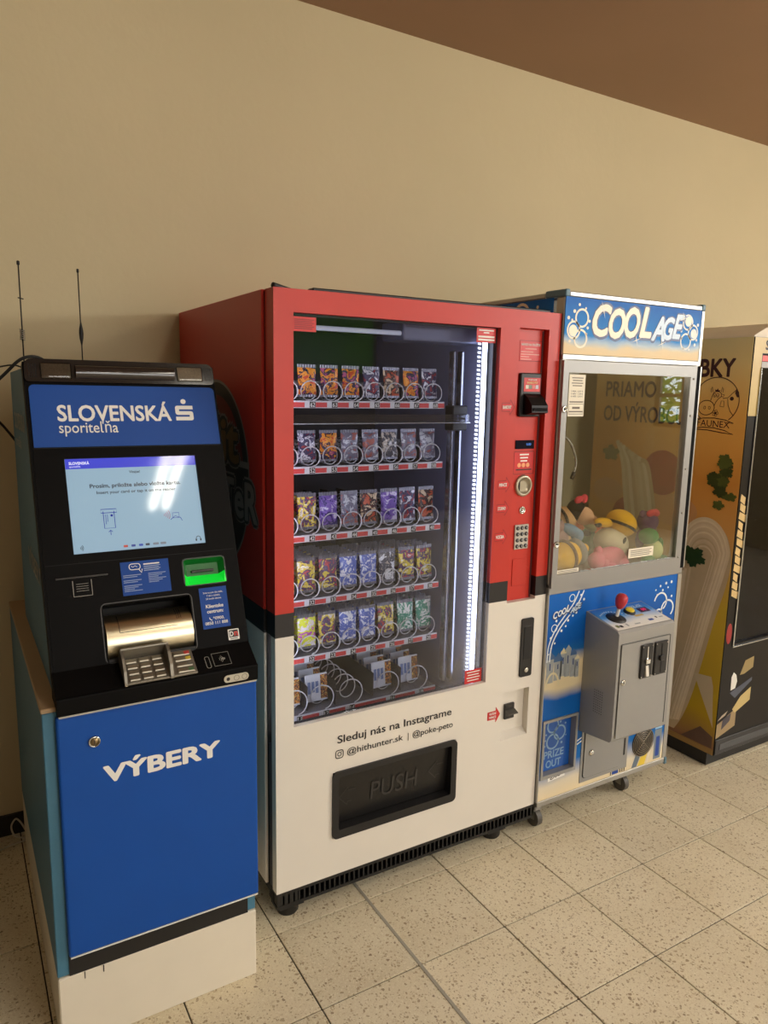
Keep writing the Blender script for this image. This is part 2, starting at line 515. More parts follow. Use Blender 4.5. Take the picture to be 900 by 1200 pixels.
struct('wall_back', B().box(-3.5, 6.6, WALL_Y, WALL_Y + 0.1, 0, CEIL_Z), M_WALL)
struct('wall_left_block', B().box(-1.4, -1.3, -6.0, WALL_Y, 0, CEIL_Z), M_DARKWALL)  # unseen wall, set close in and dark to block light from the left
wf = struct('wall_front', B().box(-3.6, 6.6, -6.1, -6.0, 0, CEIL_Z), M_DARKWALL)
g = B().box(2.4, 3.7, -6.0, -5.94, 1.75, 2.5).build('green_panel', mat('green_panel_paint', (110, 170, 40), 0.6), wf)
struct('ceiling', B().box(-3.6, 6.6, -6.1, WALL_Y + 0.1, CEIL_Z, CEIL_Z + 0.1), M_CEIL)
# glazed wall on the right: piers, sill and head around an opening, mullions
rw = B().box(6.5, 6.6, -6.0, -4.15, 0, CEIL_Z).box(6.5, 6.6, -3.1, WALL_Y, 0, CEIL_Z).box(6.5, 6.6, -4.15, -3.1, 0, 1.2).box(6.5, 6.6, -4.15, -3.1, 2.1, CEIL_Z)
struct('wall_right', rw, M_WALL)
win = struct('window_1', B().box(6.53, 6.57, -4.15, -3.1, 1.2, 1.26).box(6.53, 6.57, -4.15, -3.1, 2.04, 2.1).box(6.53, 6.57, -4.15, -4.09, 1.26, 2.04).box(6.53, 6.57, -3.16, -3.1, 1.26, 2.04).box(6.53, 6.57, -3.80, -3.55, 1.26, 2.04).box(6.53, 6.57, -4.09, -3.16, 1.55, 1.59), mat('window_frame_paint', (120, 112, 100), 0.5))
struct('baseboard_back', B().box(-3.5, 6.5, WALL_Y - 0.012, WALL_Y, 0, 0.075), mat('black_skirting', (30, 26, 24), 0.5))
struct('trim_1', B().box(-3.5, -0.62, WALL_Y - 0.008, WALL_Y, 1.085, 1.10), mat('pale_rail', (205, 190, 150), 0.6))

# fluorescent fittings on the ceiling (the one over the machines mirrors in the cash machine's screen; the other four are added for light)
M_TUBE = mat('lit_tube', (255, 250, 238), 0.5, emit=TUBE_EMISSION, ecol=(255, 248, 234))
M_FIT = mat('lamp_fitting', (225, 222, 214), 0.5)
def ceiling_lamp(x, y, label):
    t = thing('ceiling_lamp', (x, y, CEIL_Z), label, 'lamp', 'fluorescent ceiling lamps')
    B().box(x - 0.09, x + 0.09, y - 0.62, y + 0.62, CEIL_Z - 0.05, CEIL_Z, 0.006, 1).build('lamp_housing', M_FIT, t)
    for s in (-1, 1):
        B().cyl((x + s * 0.045, y - 0.59, CEIL_Z - 0.065), (x + s * 0.045, y + 0.59, CEIL_Z - 0.065), 0.016, seg=12).build('tube', M_TUBE, t)
ceiling_lamp(0.44, -2.05, 'fluorescent ceiling lamp mirrored in the cash machine screen')
ceiling_lamp(2.6, -2.05, 'added fluorescent ceiling lamp right of the one over the machines')
ceiling_lamp(4.8, -2.05, 'added fluorescent ceiling lamp nearest the right-hand window wall')
ceiling_lamp(0.44, -4.4, 'added fluorescent ceiling lamp far behind the viewer')
ceiling_lamp(2.6, -4.4, 'added fluorescent ceiling lamp in the far row, to the right')

# greenery outside the right-hand window
hg = thing('garden_bush', (8.2, -4.6, 0.0), 'leafy green bush outside the right-hand window', 'bush')
rb_ = random.Random(11)
gb = B()
for k in range(1500):
    x, y, z = 8.2 + rb_.uniform(-0.5, 0.5), -4.6 + rb_.uniform(-1.6, 1.6), rb_.uniform(0.2, 2.4)
    a, c_ = rb_.uniform(0, 6.28), rb_.uniform(-0.8, 0.8); r_ = rb_.uniform(0.06, 0.14)
    u = Vector((math.cos(a), math.sin(a), c_)) * r_; v = Vector((-math.sin(a) * 0.6, math.cos(a) * 0.6, 0.5)) * r_
    p = Vector((x, y, z)); gb.add([p - u, p + v * 0.5, p + u, p - v * 0.5], [[0, 1, 2, 3]])
o = gb.build('foliage', mat('leaf_green', (150, 175, 70), 0.6, var=0.4, scale=4), hg); o['kind'] = 'stuff'
B().tube([(8.2, -4.6, 0.0), (8.2, -4.6, 1.2)], [0.06, 0.03], 8).build('stem', mat('bark', (90, 70, 50), 0.8), hg)

# ============================================================ cash machine
ATM = thing('cash_machine', (-0.35, 0.3, 0.0), 'blue and black cash machine with a lit screen on a white base', 'cash machine')
M_TEAL = mat('teal_paint', (64, 116, 142), 0.5)
M_ABLUE = mat('bank_blue', (14, 74, 158), 0.5, spec=0.25)
M_HBLUE = mat('header_blue', (26, 72, 150), 0.5, spec=0.25)
M_BASE = mat('white_base_paint', (222, 214, 196), 0.6, var=0.10, scale=5)
M_FASC = mat('black_fascia', (12, 11, 11), 0.5, spec=0.07)
M_LEDGE = mat('beige_board', (176, 150, 116), 0.6)
M_KEY = mat('grey_metal_key', (150, 142, 126), 0.38, 0.8)
M_PAD = mat('keypad_grey', (128, 122, 110), 0.42, 0.6)

AX0, AX1 = -0.606, -0.117
B().box(AX0, AX1, -0.142, 0.80, 0, 0.194, 0.003, 1).build('base', M_BASE, ATM)
low = B().box(AX0, AX1, -0.136, 0.80, 0.195, 0.856, 0.002, 1).build('lower_cabinet', M_TEAL, ATM)
B().box(AX0 - 0.002, AX1, -0.138, 0.80, 0.856, 0.867, 0.002, 1).build('top_board', M_LEDGE, ATM)
B().box(-0.58, -0.139, -0.1395, -0.12, 0.192, 0.246).build('plinth', mat('plinth_black', (16, 15, 15), 0.5), ATM)
door = B().box(-0.580, -0.112, -0.152, -0.1362, 0.248, 0.847, 0.006, 3).build('door', M_ABLUE, ATM)
B().box(-0.576, -0.114, -0.150, -0.1362, 0.2445, 0.2478).build('edge_trim', WHITE, ATM)
FD = front(-0.152)
for x0, x1 in ((-0.548, -0.546), (-0.506, -0.5035)):      # short saw cuts in the base
    B().box(x0, x1, -0.1428, -0.1418, 0.176, 0.194).build('base_cut', BLACKP, ATM)
text('lettering', 'VÝBERY', FD, -0.487, 0.669, WHITE, door, h=0.038, w=0.277, bold=0.04)
lk = B().lathe([(0.0135, 0.0), (0.0135, 0.003), (0.0105, 0.005), (0.0105, 0.002)], (-0.502, -0.152, 0.775), (0, -1, 0)).build('lock_ring', CHROME, door)
B().lathe([(0.0098, 0.0), (0.0098, 0.004), (0.0, 0.0042)], (-0.502, -0.152, 0.775), (0, -1, 0)).build('lock_core', mat('brass_core', (150, 130, 96), 0.35, 0.9), door)
B().box(-0.503, -0.501, -0.1568, -0.156, 0.770, 0.780).build('keyhole', BLACKP, door)

# sloping upper body (side profile) and face
S = Vector((0, 0.34819, 0.93743)); N = Vector((0, -0.93743, 0.34819)); P0 = Vector((0, -0.101, 0.93))
FA = Frame(P0, (1, 0, 0), S)
MF = Matrix(((1, 0, 0, 0), (0, S.y, N.y, P0.y), (0, S.z, N.z, P0.z), (0, 0, 0, 1)))     # (x, s, d) -> world
def fbox(b, x0, x1, s0, s1, d0, d1, bev=0.0, seg=2): b.M = MF; b.box(x0, x1, s0, s1, d0, d1, bev, seg); return b
def fl(s, d): p = P0 + S * s + N * d; return (p.y, p.z)

side = [(0.62, 0.867), (0.62, 1.604), fl(0.735, -0.02), fl(-0.02, -0.02), (-0.10, 0.868)]
core = [(0.619, 0.8675), (0.619, 1.6035), fl(0.735, -0.125), (0.02, 0.8675)]
B().prism(core, -0.567, -0.124, 'X').build('upper_body', M_TEAL, ATM)
B().box(-0.567, -0.124, fl(0.73, 0)[0], 0.60, 1.590, 1.6035).build('top_panel', M_TEAL, ATM)
up = B().prism(side, -0.5722, -0.5672, 'X').build('side_panel', M_TEAL, ATM)
B().prism(side, -0.1238, -0.1188, 'X').build('side_panel', M_TEAL, ATM)
# side of the black face housing
hs = [fl(0.742, -0.030), fl(0.742, -0.0005), fl(-0.012, -0.0005), (-0.158, 0.893), (-0.158, 0.868), (-0.128, 0.868), fl(-0.01, -0.030)]
for xa_, xb_ in ((-0.578, -0.5725), (-0.1185, -0.113)):
    B().prism(hs, xa_, xb_, 'X').build('cheek', M_FASC, ATM)
FS = leftside(-0.5722)
M_FADE = mat('side_lettering', (170, 168, 160), 0.5)
text('lettering', 'SLOVENSKÁ', FS, -0.545, 1.45, M_FADE, up, h=0.042, w=0.30, bold=0.02)
text('lettering', 'sporiteľňa', FS, -0.545, 1.40, M_FADE, up, h=0.028, bold=0.0)
text('lettering', 'VÝBERY', FS, -0.36, 1.09, M_FADE, up, h=0.046, w=0.30, bold=0.02)

# the face with openings for the card slot and the cash drum
CV = (-0.456, -0.249, 0.004, 0.139)
CG = (-0.256, -0.151, 0.163, 0.229)
CS = (-0.506, -0.190, 0.267, 0.500)
b = B(M=Matrix(((1, 0, 0, 0), (0, -N.y, S.y, P0.y), (0, -N.z, S.z, P0.z), (0, 0, 0, 1))))   # plate: x, y(into face), z(up slope)
b.plate(-0.5722, -0.1187, -0.012, 0.74, [CV, CG, CS], 0.0, 0.03)
face = b.build('fascia', M_FASC, ATM)
stroke('seam', [(-0.571, 0.245), (-0.120, 0.245)], 0.0012, FA, mat('seam_dark', (6, 6, 6), 0.7), face)
stroke('seam', [(-0.571, 0.5255), (-0.120, 0.5255)], 0.0015, FA, MATS['seam_dark'], face)
stroke('recess_edge', rect(CV[0] - .004, CV[1] + .004, CV[2], CV[3] + .004, .012), 0.0022, FA, mat('soft_edge_grey', (58, 56, 54), 0.4), face, closed=True)
# header
hp = shape('header_panel', [(-0.569, 0.528), (-0.119, 0.528), (-0.119, 0.672)] + arc(-0.131, 0.672, 0.012, 0, 90, 5) + arc(-0.557, 0.672, 0.012, 90, 180, 5), FA, M_HBLUE, ATM, thick=0.0015)
text('lettering', 'SLOVENSKÁ', FA, -0.512, 0.593, WHITE, hp, h=0.0385, w=0.272, bold=0.024, off=0.002)
text('lettering', 'sporiteľňa', FA, -0.511, 0.563, WHITE, hp, h=0.0265, w=0.136, bold=0.006, off=0.002)
def bank_logo(x, y, k, m, parent, off):
    """S of stacked bars with a dot above"""
    w_, t = 0.046 * k, 0.0098 * k; g_ = 0.0052 * k; r = 0.006 * k
    ys = [y, y + t + g_, y + 2 * (t + g_)]
    pts = [(x, ys[0]), (x + w_ - r, ys[0])] + arc(x + w_ - r, ys[0] + r, r, -90, 0, 4) + arc(x + w_ - r, ys[1] + t - r, r, 0, 90, 4)
    pts += [(x + t, ys[1] + t), (x + t, ys[2]), (x + w_, ys[2]), (x + w_, ys[2] + t)] + arc(x + r, ys[2] + t - r, r, 90, 180, 4)
    pts += arc(x + r, ys[1] + r, r, 180, 270, 4) + [(x + w_ - t, ys[1]), (x + w_ - t, ys[0] + t), (x, ys[0] + t)]
    shape('logo_bars', pts, FA, m, parent, off)
    shape('logo_dot', disc(x + w_ * 0.5, ys[2] + t + 0.0115 * k, 0.0068 * k), FA, m, parent, off)
bank_logo(-0.228, 0.593, 1.0, WHITE, hp, 0.002)

# lamp bar on top
lb = B(MF).prism([(-0.576, 0.700)] + arc(-0.566, 0.700, 0.010, 180, 270, 3) + arc(-0.127, 0.700, 0.010, 270, 360, 3) + arc(-0.134, 0.730, 0.018, 0, 90, 5) + arc(-0.557, 0.730, 0.018, 90, 180, 5), -0.04, 0.007, 'Z').build('lamp_bar', mat('smoked_plastic', (30, 27, 26), 0.12, spec=0.6), ATM)
b = B(MF); b.cyl((-0.462, 0.717, 0.0), (-0.222, 0.717, 0.0), 0.0195, seg=24); b.build('smoked_lens', mat('smoked_lens', (44, 36, 32), 0.08, spec=0.6), ATM)
for x0, x1 in ((-0.541, -0.470), (-0.215, -0.145)):
    l = fbox(B(), x0, x1, 0.697, 0.739, 0.0, 0.012, 0.006, 3).build('lamp_lens', glass_mat('clear_plastic', (230, 228, 220), 1.6), ATM)
    rf = fbox(B(), x0 + 0.003, x1 - 0.003, 0.700, 0.736, 0.0055, 0.0075).build('reflector', mat('speckled_reflector', (104, 94, 84), 0.3, 0.7, var=0.5, scale=260), ATM)
for xc in (-0.558, -0.131):
    holes = B(MF)
    for i in range(4):
        for j in range(8):
            holes.cyl((xc - 0.0075 + i * 0.005, 0.702 + j * 0.0045, 0.0069), (xc - 0.0075 + i * 0.005, 0.702 + j * 0.0045, 0.0074), 0.0015, seg=6)
    o = holes.build('speaker_perforation', mat('perforation_black', (5, 5, 5), 0.8), ATM); o['kind'] = 'stuff'

# screen
M_SCR = mat('lit_screen', (110, 136, 156), 0.06, emit=0.44, ecol=(176, 212, 238), var=0.0)
scr = fbox(B(), CS[0] + .001, CS[1] - .001, CS[2] + .001, CS[3] - .001, -0.012, -0.004).build('screen', M_SCR, ATM)
FSC = Frame(P0 - N * 0.004, (1, 0, 0), S)
M_SB = mat('screen_bar_blue', (62, 70, 196), 0.08, emit=0.55, var=0.0)
M_ST = mat('screen_ink', (58, 62, 78), 0.2, var=0)
M_SI = mat('screen_icon_blue', (40, 56, 170), 0.2, emit=0.15, var=0)
M_SW = mat('screen_white', (225, 230, 240), 0.1, emit=0.6, var=0)
shape('title_bar', rect(CS[0] + .001, CS[1] - .001, 0.474, CS[3] - .001), FSC, M_SB, scr)
text('lettering', 'SLOVENSKÁ', FSC, -0.497, 0.4845, M_SW, scr, h=0.0065, w=0.046, bold=0.02, off=0.0012)
text('lettering', 'sporiteľňa', FSC, -0.497, 0.4775, M_SW, scr, h=0.0042, off=0.0012)
text('lettering', 'Vitajte!', FSC, -0.347, 0.459, M_ST, scr, h=0.0062, bold=0.012, align='C')
text('lettering', 'Prosím, priložte alebo vložte kartu.', FSC, -0.346, 0.425, M_ST, scr, h=0.0095, w=0.218, bold=0.02, align='C')
text('lettering', 'Insert your card or tap it on the reader', FSC, -0.346, 0.4095, M_ST, scr, h=0.0072, w=0.190, bold=0.012, align='C')
# card icon, tap icon
stroke('card_icon', rect(-0.436, -0.400, 0.362, 0.371), 0.0016, FSC, M_SI, scr, closed=True)
stroke('card_icon', [(-0.431, 0.366), (-0.431, 0.324), (-0.406, 0.324), (-0.406, 0.366)], 0.0016, FSC, M_SI, scr)
stroke('card_icon', [(-0.426, 0.358), (-0.426, 0.334)], 0.0012, FSC, M_SI, scr)
stroke('card_icon', [(-0.422, 0.358), (-0.422, 0.340)], 0.0012, FSC, M_SI, scr)
shape('card_icon', disc(-0.412, 0.355, 0.003), FSC, M_SI, scr)
stroke('arrow_icon', [(-0.418, 0.307), (-0.418, 0.319)], 0.0014, FSC, M_SI, scr)
stroke('arrow_icon', [(-0.4225, 0.3145), (-0.418, 0.319), (-0.4135, 0.3145)], 0.0014, FSC, M_SI, scr)
M_SR = mat('screen_icon_red', (170, 90, 120), 0.2, emit=0.1, var=0)
for k in range(4):
    stroke('tap_icon', arc(-0.290, 0.347, 0.004 + 0.0045 * k, -38, 38, 8), 0.0011, FSC, M_SR, scr)
stroke('tap_icon', rect(-0.266, -0.250, 0.338, 0.351), 0.0013, FSC, M_SI, scr, closed=True)
stroke('tap_icon', [(-0.272, 0.334), (-0.260, 0.343), (-0.247, 0.338), (-0.243, 0.330)], 0.0014, FSC, M_SI, scr)
for k in range(3):
    stroke('sound_icon', arc(-0.492, 0.281, 0.003 + 0.003 * k, -45, 45, 6), 0.0011, FSC, M_ST, scr)
stroke('headphone_icon', arc(-0.208, 0.281, 0.0055, -20, 200, 10), 0.0014, FSC, M_ST, scr)
shape('headphone_icon', rect(-0.2155, -0.212, 0.2745, 0.280), FSC, M_ST, scr); shape('headphone_icon', rect(-0.204, -0.2005, 0.2745, 0.280), FSC, M_ST, scr)
for k, (x, c) in enumerate(((-0.392, (190, 70, 60)), (-0.374, (50, 70, 160)), (-0.356, (50, 80, 190)), (-0.340, (60, 70, 90)), (-0.322, (120, 130, 150)), (-0.304, (120, 130, 150)))):
    shape('card_brand_mark', rect(x, x + (0.010 if k < 4 else 0.014), 0.274, 0.2795, 0.0015, 2), FSC, mat('brand_mark_%d' % k, c, 0.3, emit=0.1, var=0), scr)

# receipt slot and icon
fbox(B(), -0.551, -0.436, 0.2105, 0.2145, -0.002, 0.004, 0.001, 1).build('receipt_slot', mat('slot_grey', (52, 50, 49), 0.4), ATM)
stroke('receipt_icon', [(-0.515, 0.205), (-0.515, 0.168), (-0.474, 0.168), (-0.474, 0.205)], 0.0018, FA, mat('icon_grey', (140, 136, 130), 0.5), face)
for k in range(4): stroke('receipt_icon', [(-0.508, 0.180 + k * 0.0055), (-0.481, 0.180 + k * 0.0055)], 0.001, FA, MATS['icon_grey'], face)

# stickers on the face
M_STB = mat('sticker_blue', (24, 68, 146), 0.5, spec=0.2)
s1 = shape('info_sticker', rect(-0.406, -0.2915, 0.156, 0.237), FA, M_STB, ATM, thick=0.0006)
FA1 = Frame(P0 + N * 0.0006, (1, 0, 0), S)
stroke('chat_icon', rect(-0.386, -0.360, 0.217, 0.231, 0.006), 0.0018, FA1, WHITE, s1, closed=True)
stroke('chat_icon', [(-0.364, 0.217), (-0.358, 0.208), (-0.356, 0.217)], 0.0018, FA1, WHITE, s1)
stroke('chat_icon', [(-0.381, 0.226), (-0.377, 0.223), (-0.372, 0.226), (-0.367, 0.223)], 0.0013, FA1, WHITE, s1)
M_FINE = mat('fine_print', (168, 186, 214), 0.5)
shape('print_line', rect(-0.352, -0.314, 0.2265, 0.2295), FA1, WHITE, s1)
for k in range(4): shape('print_line', rect(-0.352, -0.312 - 0.004 * (k % 2), 0.2225 - k * 0.0036, 0.2237 - k * 0.0036), FA1, M_FINE, s1)
for col_x, n in ((-0.402, 10), (-0.343, 6)):
    for k in range(n):
        if col_x < -0.4 and k in (2, 5): continue
        shape('print_line', rect(col_x, col_x + 0.042 - 0.009 * (k % 3), 0.2035 - k * 0.0042, 0.2047 - k * 0.0042), FA1, M_FINE, s1)
s2 = shape('phone_sticker', rect(-0.225, -0.1545, 0.049, 0.152), FA, M_STB, ATM, thick=0.0006)
for k, tx in enumerate(('Sme tu pre vás stále,', '7 dní v týždni,', '24 hodín denne.')):
    text('lettering', tx, FA1, -0.190, 0.137 - k * 0.0078, WHITE, s2, h=0.0042, align='C', bold=0.006, off=0.0006)
text('lettering', 'Klientske', FA1, -0.190, 0.1005, WHITE, s2, h=0.0085, w=0.045, align='C', bold=0.022, off=0.0006)
text('lettering', 'centrum:', FA1, -0.190, 0.0875, WHITE, s2, h=0.0085, w=0.042, align='C', bold=0.022, off=0.0006)
text('lettering', '*0900,', FA1, -0.183, 0.070, WHITE, s2, h=0.0072, w=0.029, align='C', bold=0.014, off=0.0006)
stroke('phone_icon', [(-0.2065, 0.0765), (-0.206, 0.073), (-0.203, 0.070), (-0.200, 0.0695)], 0.002, FA1, WHITE, s2)
text('lettering', '0850 111 888', FA1, -0.190, 0.0585, WHITE, s2, h=0.0072, w=0.058, align='C', bold=0.014, off=0.0006)
s3 = shape('maker_plate', rect(-0.1645, -0.136, 0.013, 0.040, 0.0015, 2), FA, WHITE, ATM, thick=0.001)
FA2 = Frame(P0 + N * 0.001, (1, 0, 0), S)
shape('maker_mark', rect(-0.162, -0.1385, 0.0195, 0.0375), FA2, BLACKP, s3, 0.0003)
text('lettering', 'D', FA2, -0.1605, 0.0225, WHITE, s3, h=0.0115, w=0.0095, bold=0.03, off=0.0006)
text('lettering', 'n', FA2, -0.1490, 0.0225, mat('mark_red', (205, 60, 50), 0.5), s3, h=0.0150, w=0.0095, bold=0.03, off=0.0006)
shape('maker_mark', rect(-0.160, -0.141, 0.0150, 0.0175), FA2, mat('mark_grey', (110, 108, 104), 0.5), s3, 0.0003)

# green card slot: moulded funnel lit from inside
M_GRN = mat('green_glow', (20, 190, 60), 0.4, emit=0.6, ecol=(16, 226, 52), var=0)
M_GRD = mat('green_plastic', (12, 84, 34), 0.35, emit=0.04, ecol=(16, 226, 52), var=0)
x0, x1, s0_, s1_ = CG
b = B(MF)
i0, i1, j0, j1 = x0 + 0.012, x1 - 0.012, s0_ + 0.024, s1_ - 0.012
b.add([(x0, s1_, 0.0), (x1, s1_, 0.0), (i1, j1, -0.02), (i0, j1, -0.02), (i0, j0, -0.02), (i1, j0, -0.02), (x0, s0_ + .03, 0.0), (x1, s0_ + .03, 0.0)],
      [[0, 1, 2, 3], [3, 2, 5, 4], [0, 3, 4, 6], [1, 7, 5, 2]])
slot = b.build('card_slot', M_GRD, ATM)
b = B(MF)
b.add([(i0, j0, -0.02), (i1, j0, -0.02), (x1, s0_ + .03, 0.0), (x0, s0_ + .03, 0.0), (x0, s0_, 0.001), (x1, s0_, 0.001), (x0 + 0.006, s0_ + 0.002, 0.004), (x1 - 0.006, s0_ + 0.002, 0.004)],
      [[0, 1, 7, 6], [0, 6, 4, 3], [1, 2, 5, 7], [6, 7, 5, 4]])
b.build('slot_lip', M_GRN, ATM)
fbox(B(), x0 + 0.022, x1 - 0.026, s0_ + 0.031, s0_ + 0.038, -0.0195, -0.010, 0.001, 1).build('slot_mouth', mat('slot_black', (8, 10, 8), 0.3), ATM)
stroke('slot_rim', rect(x0 - .001, x1 + .001, s0_ - .001, s1_ + .001, 0.010), 0.0035, FA, mat('rim_dark_green', (26, 44, 32), 0.35), face, closed=True)

# cash drum in its bay
B(MF).box(CV[0], CV[1], CV[2], CV[3], -0.115, -0.11).build('bay_back', mat('bay_black', (8, 8, 8), 0.6), ATM)
bays = B(MF).box(CV[0] - 0.004, CV[0], CV[2], CV[3], -0.11, -0.03).box(CV[1], CV[1] + 0.004, CV[2], CV[3], -0.11, -0.03).box(CV[0], CV[1], CV[3], CV[3] + 0.004, -0.11, -0.03)
bays.build('bay_lining', MATS['bay_black'], ATM)
DC = (0.058, -0.052); DR = 0.060
drum = B(MF).cyl((CV[0] + 0.002, DC[0], DC[1]), (CV[1] - 0.002, DC[0], DC[1]), DR, seg=56).build('cash_drum', mat('brushed_warm_steel', (206, 196, 168), 0.30, 1.0, var=0.12, scale=3), ATM)  # steel, with the room's warm reflection tinted into its colour
def on_drum(x, deg): return MF @ Vector((x, DC[0] + (DR + 0.0003) * math.sin(math.radians(deg)), DC[1] + (DR + 0.0003) * math.cos(math.radians(deg))))
def drum_line(x0, d0, x1, d1, r=0.0009):
    n = 10
    B().tube([on_drum(x0 + (x1 - x0) * i / n, d0 + (d1 - d0) * i / n) for i in range(n + 1)], r, 5).build('drum_groove', BLACKP, drum)
drum_line(-0.424, 62, -0.424, 12); drum_line(-0.424, 12, -0.288, 12)
for x in (-0.287, -0.282, -0.277): drum_line(x, 62, x, 28, 0.0006)
B(MF).box(CV[0], CV[1], CV[2], CV[2] + 0.010, -0.05, 0.004, 0.002, 1).build('bay_sill', MATS['bay_black'], ATM)

# shelf with nose, keypad, contactless reader
sp = [(-0.080, 0.945), (-0.098, 0.9345), (-0.160, 0.8945)] + [(-0.166 + 0.004 * (1 - math.cos(math.radians(a))), 0.890 + 0.0045 * math.cos(math.radians(90 - a))) for a in (60, 30, 0)] + [(-0.166, 0.858), (-0.163, 0.853), (-0.155, 0.852), (-0.08, 0.8675)]
shelf = B().prism(sp, -0.577, -0.114, 'X').build('shelf', M_FASC, ATM)
B().box(-0.574, -0.116, -0.1625, -0.155, 0.8485, 0.8525).build('shelf_edge', mat('pale_edge', (176, 172, 160), 0.5), ATM)
# shelf frame: a = x, b = distance up the shelf from the nose
u0 = Vector((0, -0.160, 0.8945)); us = Vector((0, 0.062, 0.040)).normalized()
FK = Frame(u0, (1, 0, 0), us)
MK = Matrix(((1, 0, 0, 0), (0, us.y, FK.n.y, u0.y), (0, us.z, FK.n.z, u0.z), (0, 0, 0, 1)))
kp = B(MK).box(-0.430, -0.263, 0.0, 0.074, 0.0, 0.006, 0.003, 2).build('keypad', M_PAD, ATM)
for i in range(3):
    for j in range(4):
        B(MK).box(-0.4205 + i * 0.0295, -0.3955 + i * 0.0295, 0.006 + j * 0.0165, 0.0185 + j * 0.0165, 0.005, 0.011, 0.002, 1).build('key', M_KEY, kp)
M_KC = [mat('key_green', (90, 120, 84), 0.4, 0.3), mat('key_grey2', (128, 126, 116), 0.4, 0.5), mat('key_yellow', (200, 176, 60), 0.4), mat('key_red', (180, 60, 56), 0.4)]
for j in range(4):
    k = B(MK).box(-0.310, -0.270, 0.006 + j * 0.0165, 0.0175 + j * 0.0165, 0.005, 0.010, 0.002, 1).build('function_key', M_KEY, kp)
    B(MK).box(-0.284, -0.2715, 0.0075 + j * 0.0165, 0.016 + j * 0.0165, 0.0098, 0.0106).build('key_mark', M_KC[j], kp)
# privacy hood around the number keys: two cheeks that rise to a back wall
ch = [(-0.004, 0.006), (0.0, 0.012), (0.020, 0.030), (0.050, 0.040), (0.076, 0.040), (0.076, 0.0)]
for xa_, xb_ in ((-0.433, -0.427), (-0.329, -0.322)):
    B(MK).prism(ch, xa_, xb_, 'X').build('hood_cheek', M_PAD, kp)
B(MK).box(-0.433, -0.322, 0.073, 0.079, 0.0, 0.042, 0.002, 1).build('hood_back', M_PAD, kp)
LINE = mat('reader_line', (140, 138, 130), 0.5)
stroke('reader_frame', rect(-0.218, -0.176, 0.012, 0.050), 0.0016, FK, LINE, shelf, closed=True)
stroke('reader_frame', rect(-0.237, -0.2265, 0.010, 0.044, 0.004, 3), 0.0014, FK, LINE, shelf, closed=True)
for k in range(3): stroke('tap_mark', arc(-0.205, 0.031, 0.004 + k * 0.004, -50, 50, 6), 0.0013, FK, LINE, shelf)
shape('tap_mark', disc(-0.192, 0.031, 0.005, 0.0035, 12), FK, LINE, shelf)
jp = shape('jack_plate', rect(-0.202, -0.139, 0.8605, 0.8795, 0.0094, 5), front(-0.166), mat('satin_plate', (188, 182, 166), 0.4, 0.5), ATM, thick=0.002)
FJ = front(-0.168)
shape('jack_socket', disc(-0.1915, 0.870, 0.0045), FJ, BLACKP, jp)
stroke('jack_ring', disc(-0.1705, 0.870, 0.0065), 0.0012, FJ, mat('plate_dark', (120, 116, 106), 0.4, 0.5), jp, closed=True)
stroke('jack_ring', disc(-0.1500, 0.870, 0.0065), 0.0012, FJ, MATS['plate_dark'], jp, closed=True)

# aerials and cables on and behind the cash machine
M_WIRE = mat('black_rubber', (18, 17, 17), 0.55)
a1 = thing('antenna', (-0.548, 0.45, 1.604), 'thin whip antenna with a wire coil low on its rod', 'antenna')
B().tube([(-0.548, 0.45, 1.604), (-0.548, 0.45, 1.892)], 0.0018, 6).build('rod', M_WIRE, a1)
B().lathe([(0.014, 0), (0.014, 0.006), (0.004, 0.014)], (-0.548, 0.45, 1.604)).build('foot', M_WIRE, a1)
B().tube([(-0.548 + 0.006 * math.cos(t * 0.9), 0.45 + 0.006 * math.sin(t * 0.9), 1.690 + t * 0.00075) for t in range(40)], 0.0014, 5).build('coil', STEEL, a1)
B().lathe([(0.0, -0.002), (0.004, 0.0), (0.004, 0.009), (0.0, 0.011)], (-0.548, 0.45, 1.888), seg=10).build('tip', M_WIRE, a1)
B().cyl((-0.554, 0.45, 1.802), (-0.540, 0.45, 1.799), 0.0016, seg=6).build('clip', M_WIRE, a1)
a2 = thing('antenna', (-0.397, 0.45, 1.604), 'thin whip antenna with a spindle-shaped bulge near its foot', 'antenna')
B().tube([(-0.397, 0.45, 1.604), (-0.399, 0.45, 1.884)], 0.0016, 6).build('rod', M_WIRE, a2)
B().lathe([(0.014, 0), (0.014, 0.006), (0.004, 0.014)], (-0.397, 0.45, 1.604)).build('foot', M_WIRE, a2)
B().lathe([(0.0016, -0.032), (0.0052, -0.012), (0.006, 0.0), (0.0052, 0.012), (0.0016, 0.032)], (-0.3975, 0.45, 1.715), seg=12).build('bulge', M_WIRE, a2)
B().lathe([(0.0, -0.002), (0.0035, 0.0), (0.0035, 0.008), (0.0, 0.010)], (-0.399, 0.45, 1.882), seg=10).build('tip', M_WIRE, a2)
cb = B().tube(spline([(-0.46, 0.26, 1.609), (-0.50, 0.26, 1.622), (-0.535, 0.26, 1.640), (-0.57, 0.26, 1.634), (-0.605, 0.27, 1.600), (-0.65, 0.30, 1.55), (-0.665, 0.38, 1.505), (-0.64, 0.50, 1.475), (-0.60, 0.66, 1.45), (-0.50, 0.70, 1.30)], 10), 0.004, 8).build('power_cable', M_WIRE, None, (-0.6, 0.4, 1.5))
tag(cb, 'black cable arching over the top left corner of the cash machine', 'cable')
cb = B().tube(spline([(-0.545, 0.42, 1.610), (-0.58, 0.44, 1.622), (-0.64, 0.52, 1.605), (-0.70, 0.70, 1.57), (-0.76, 0.85, 1.50), (-0.77, 0.862, 1.2)], 10), 0.0022, 6).build('antenna_cable', M_WIRE, None, (-0.6, 0.5, 1.5))
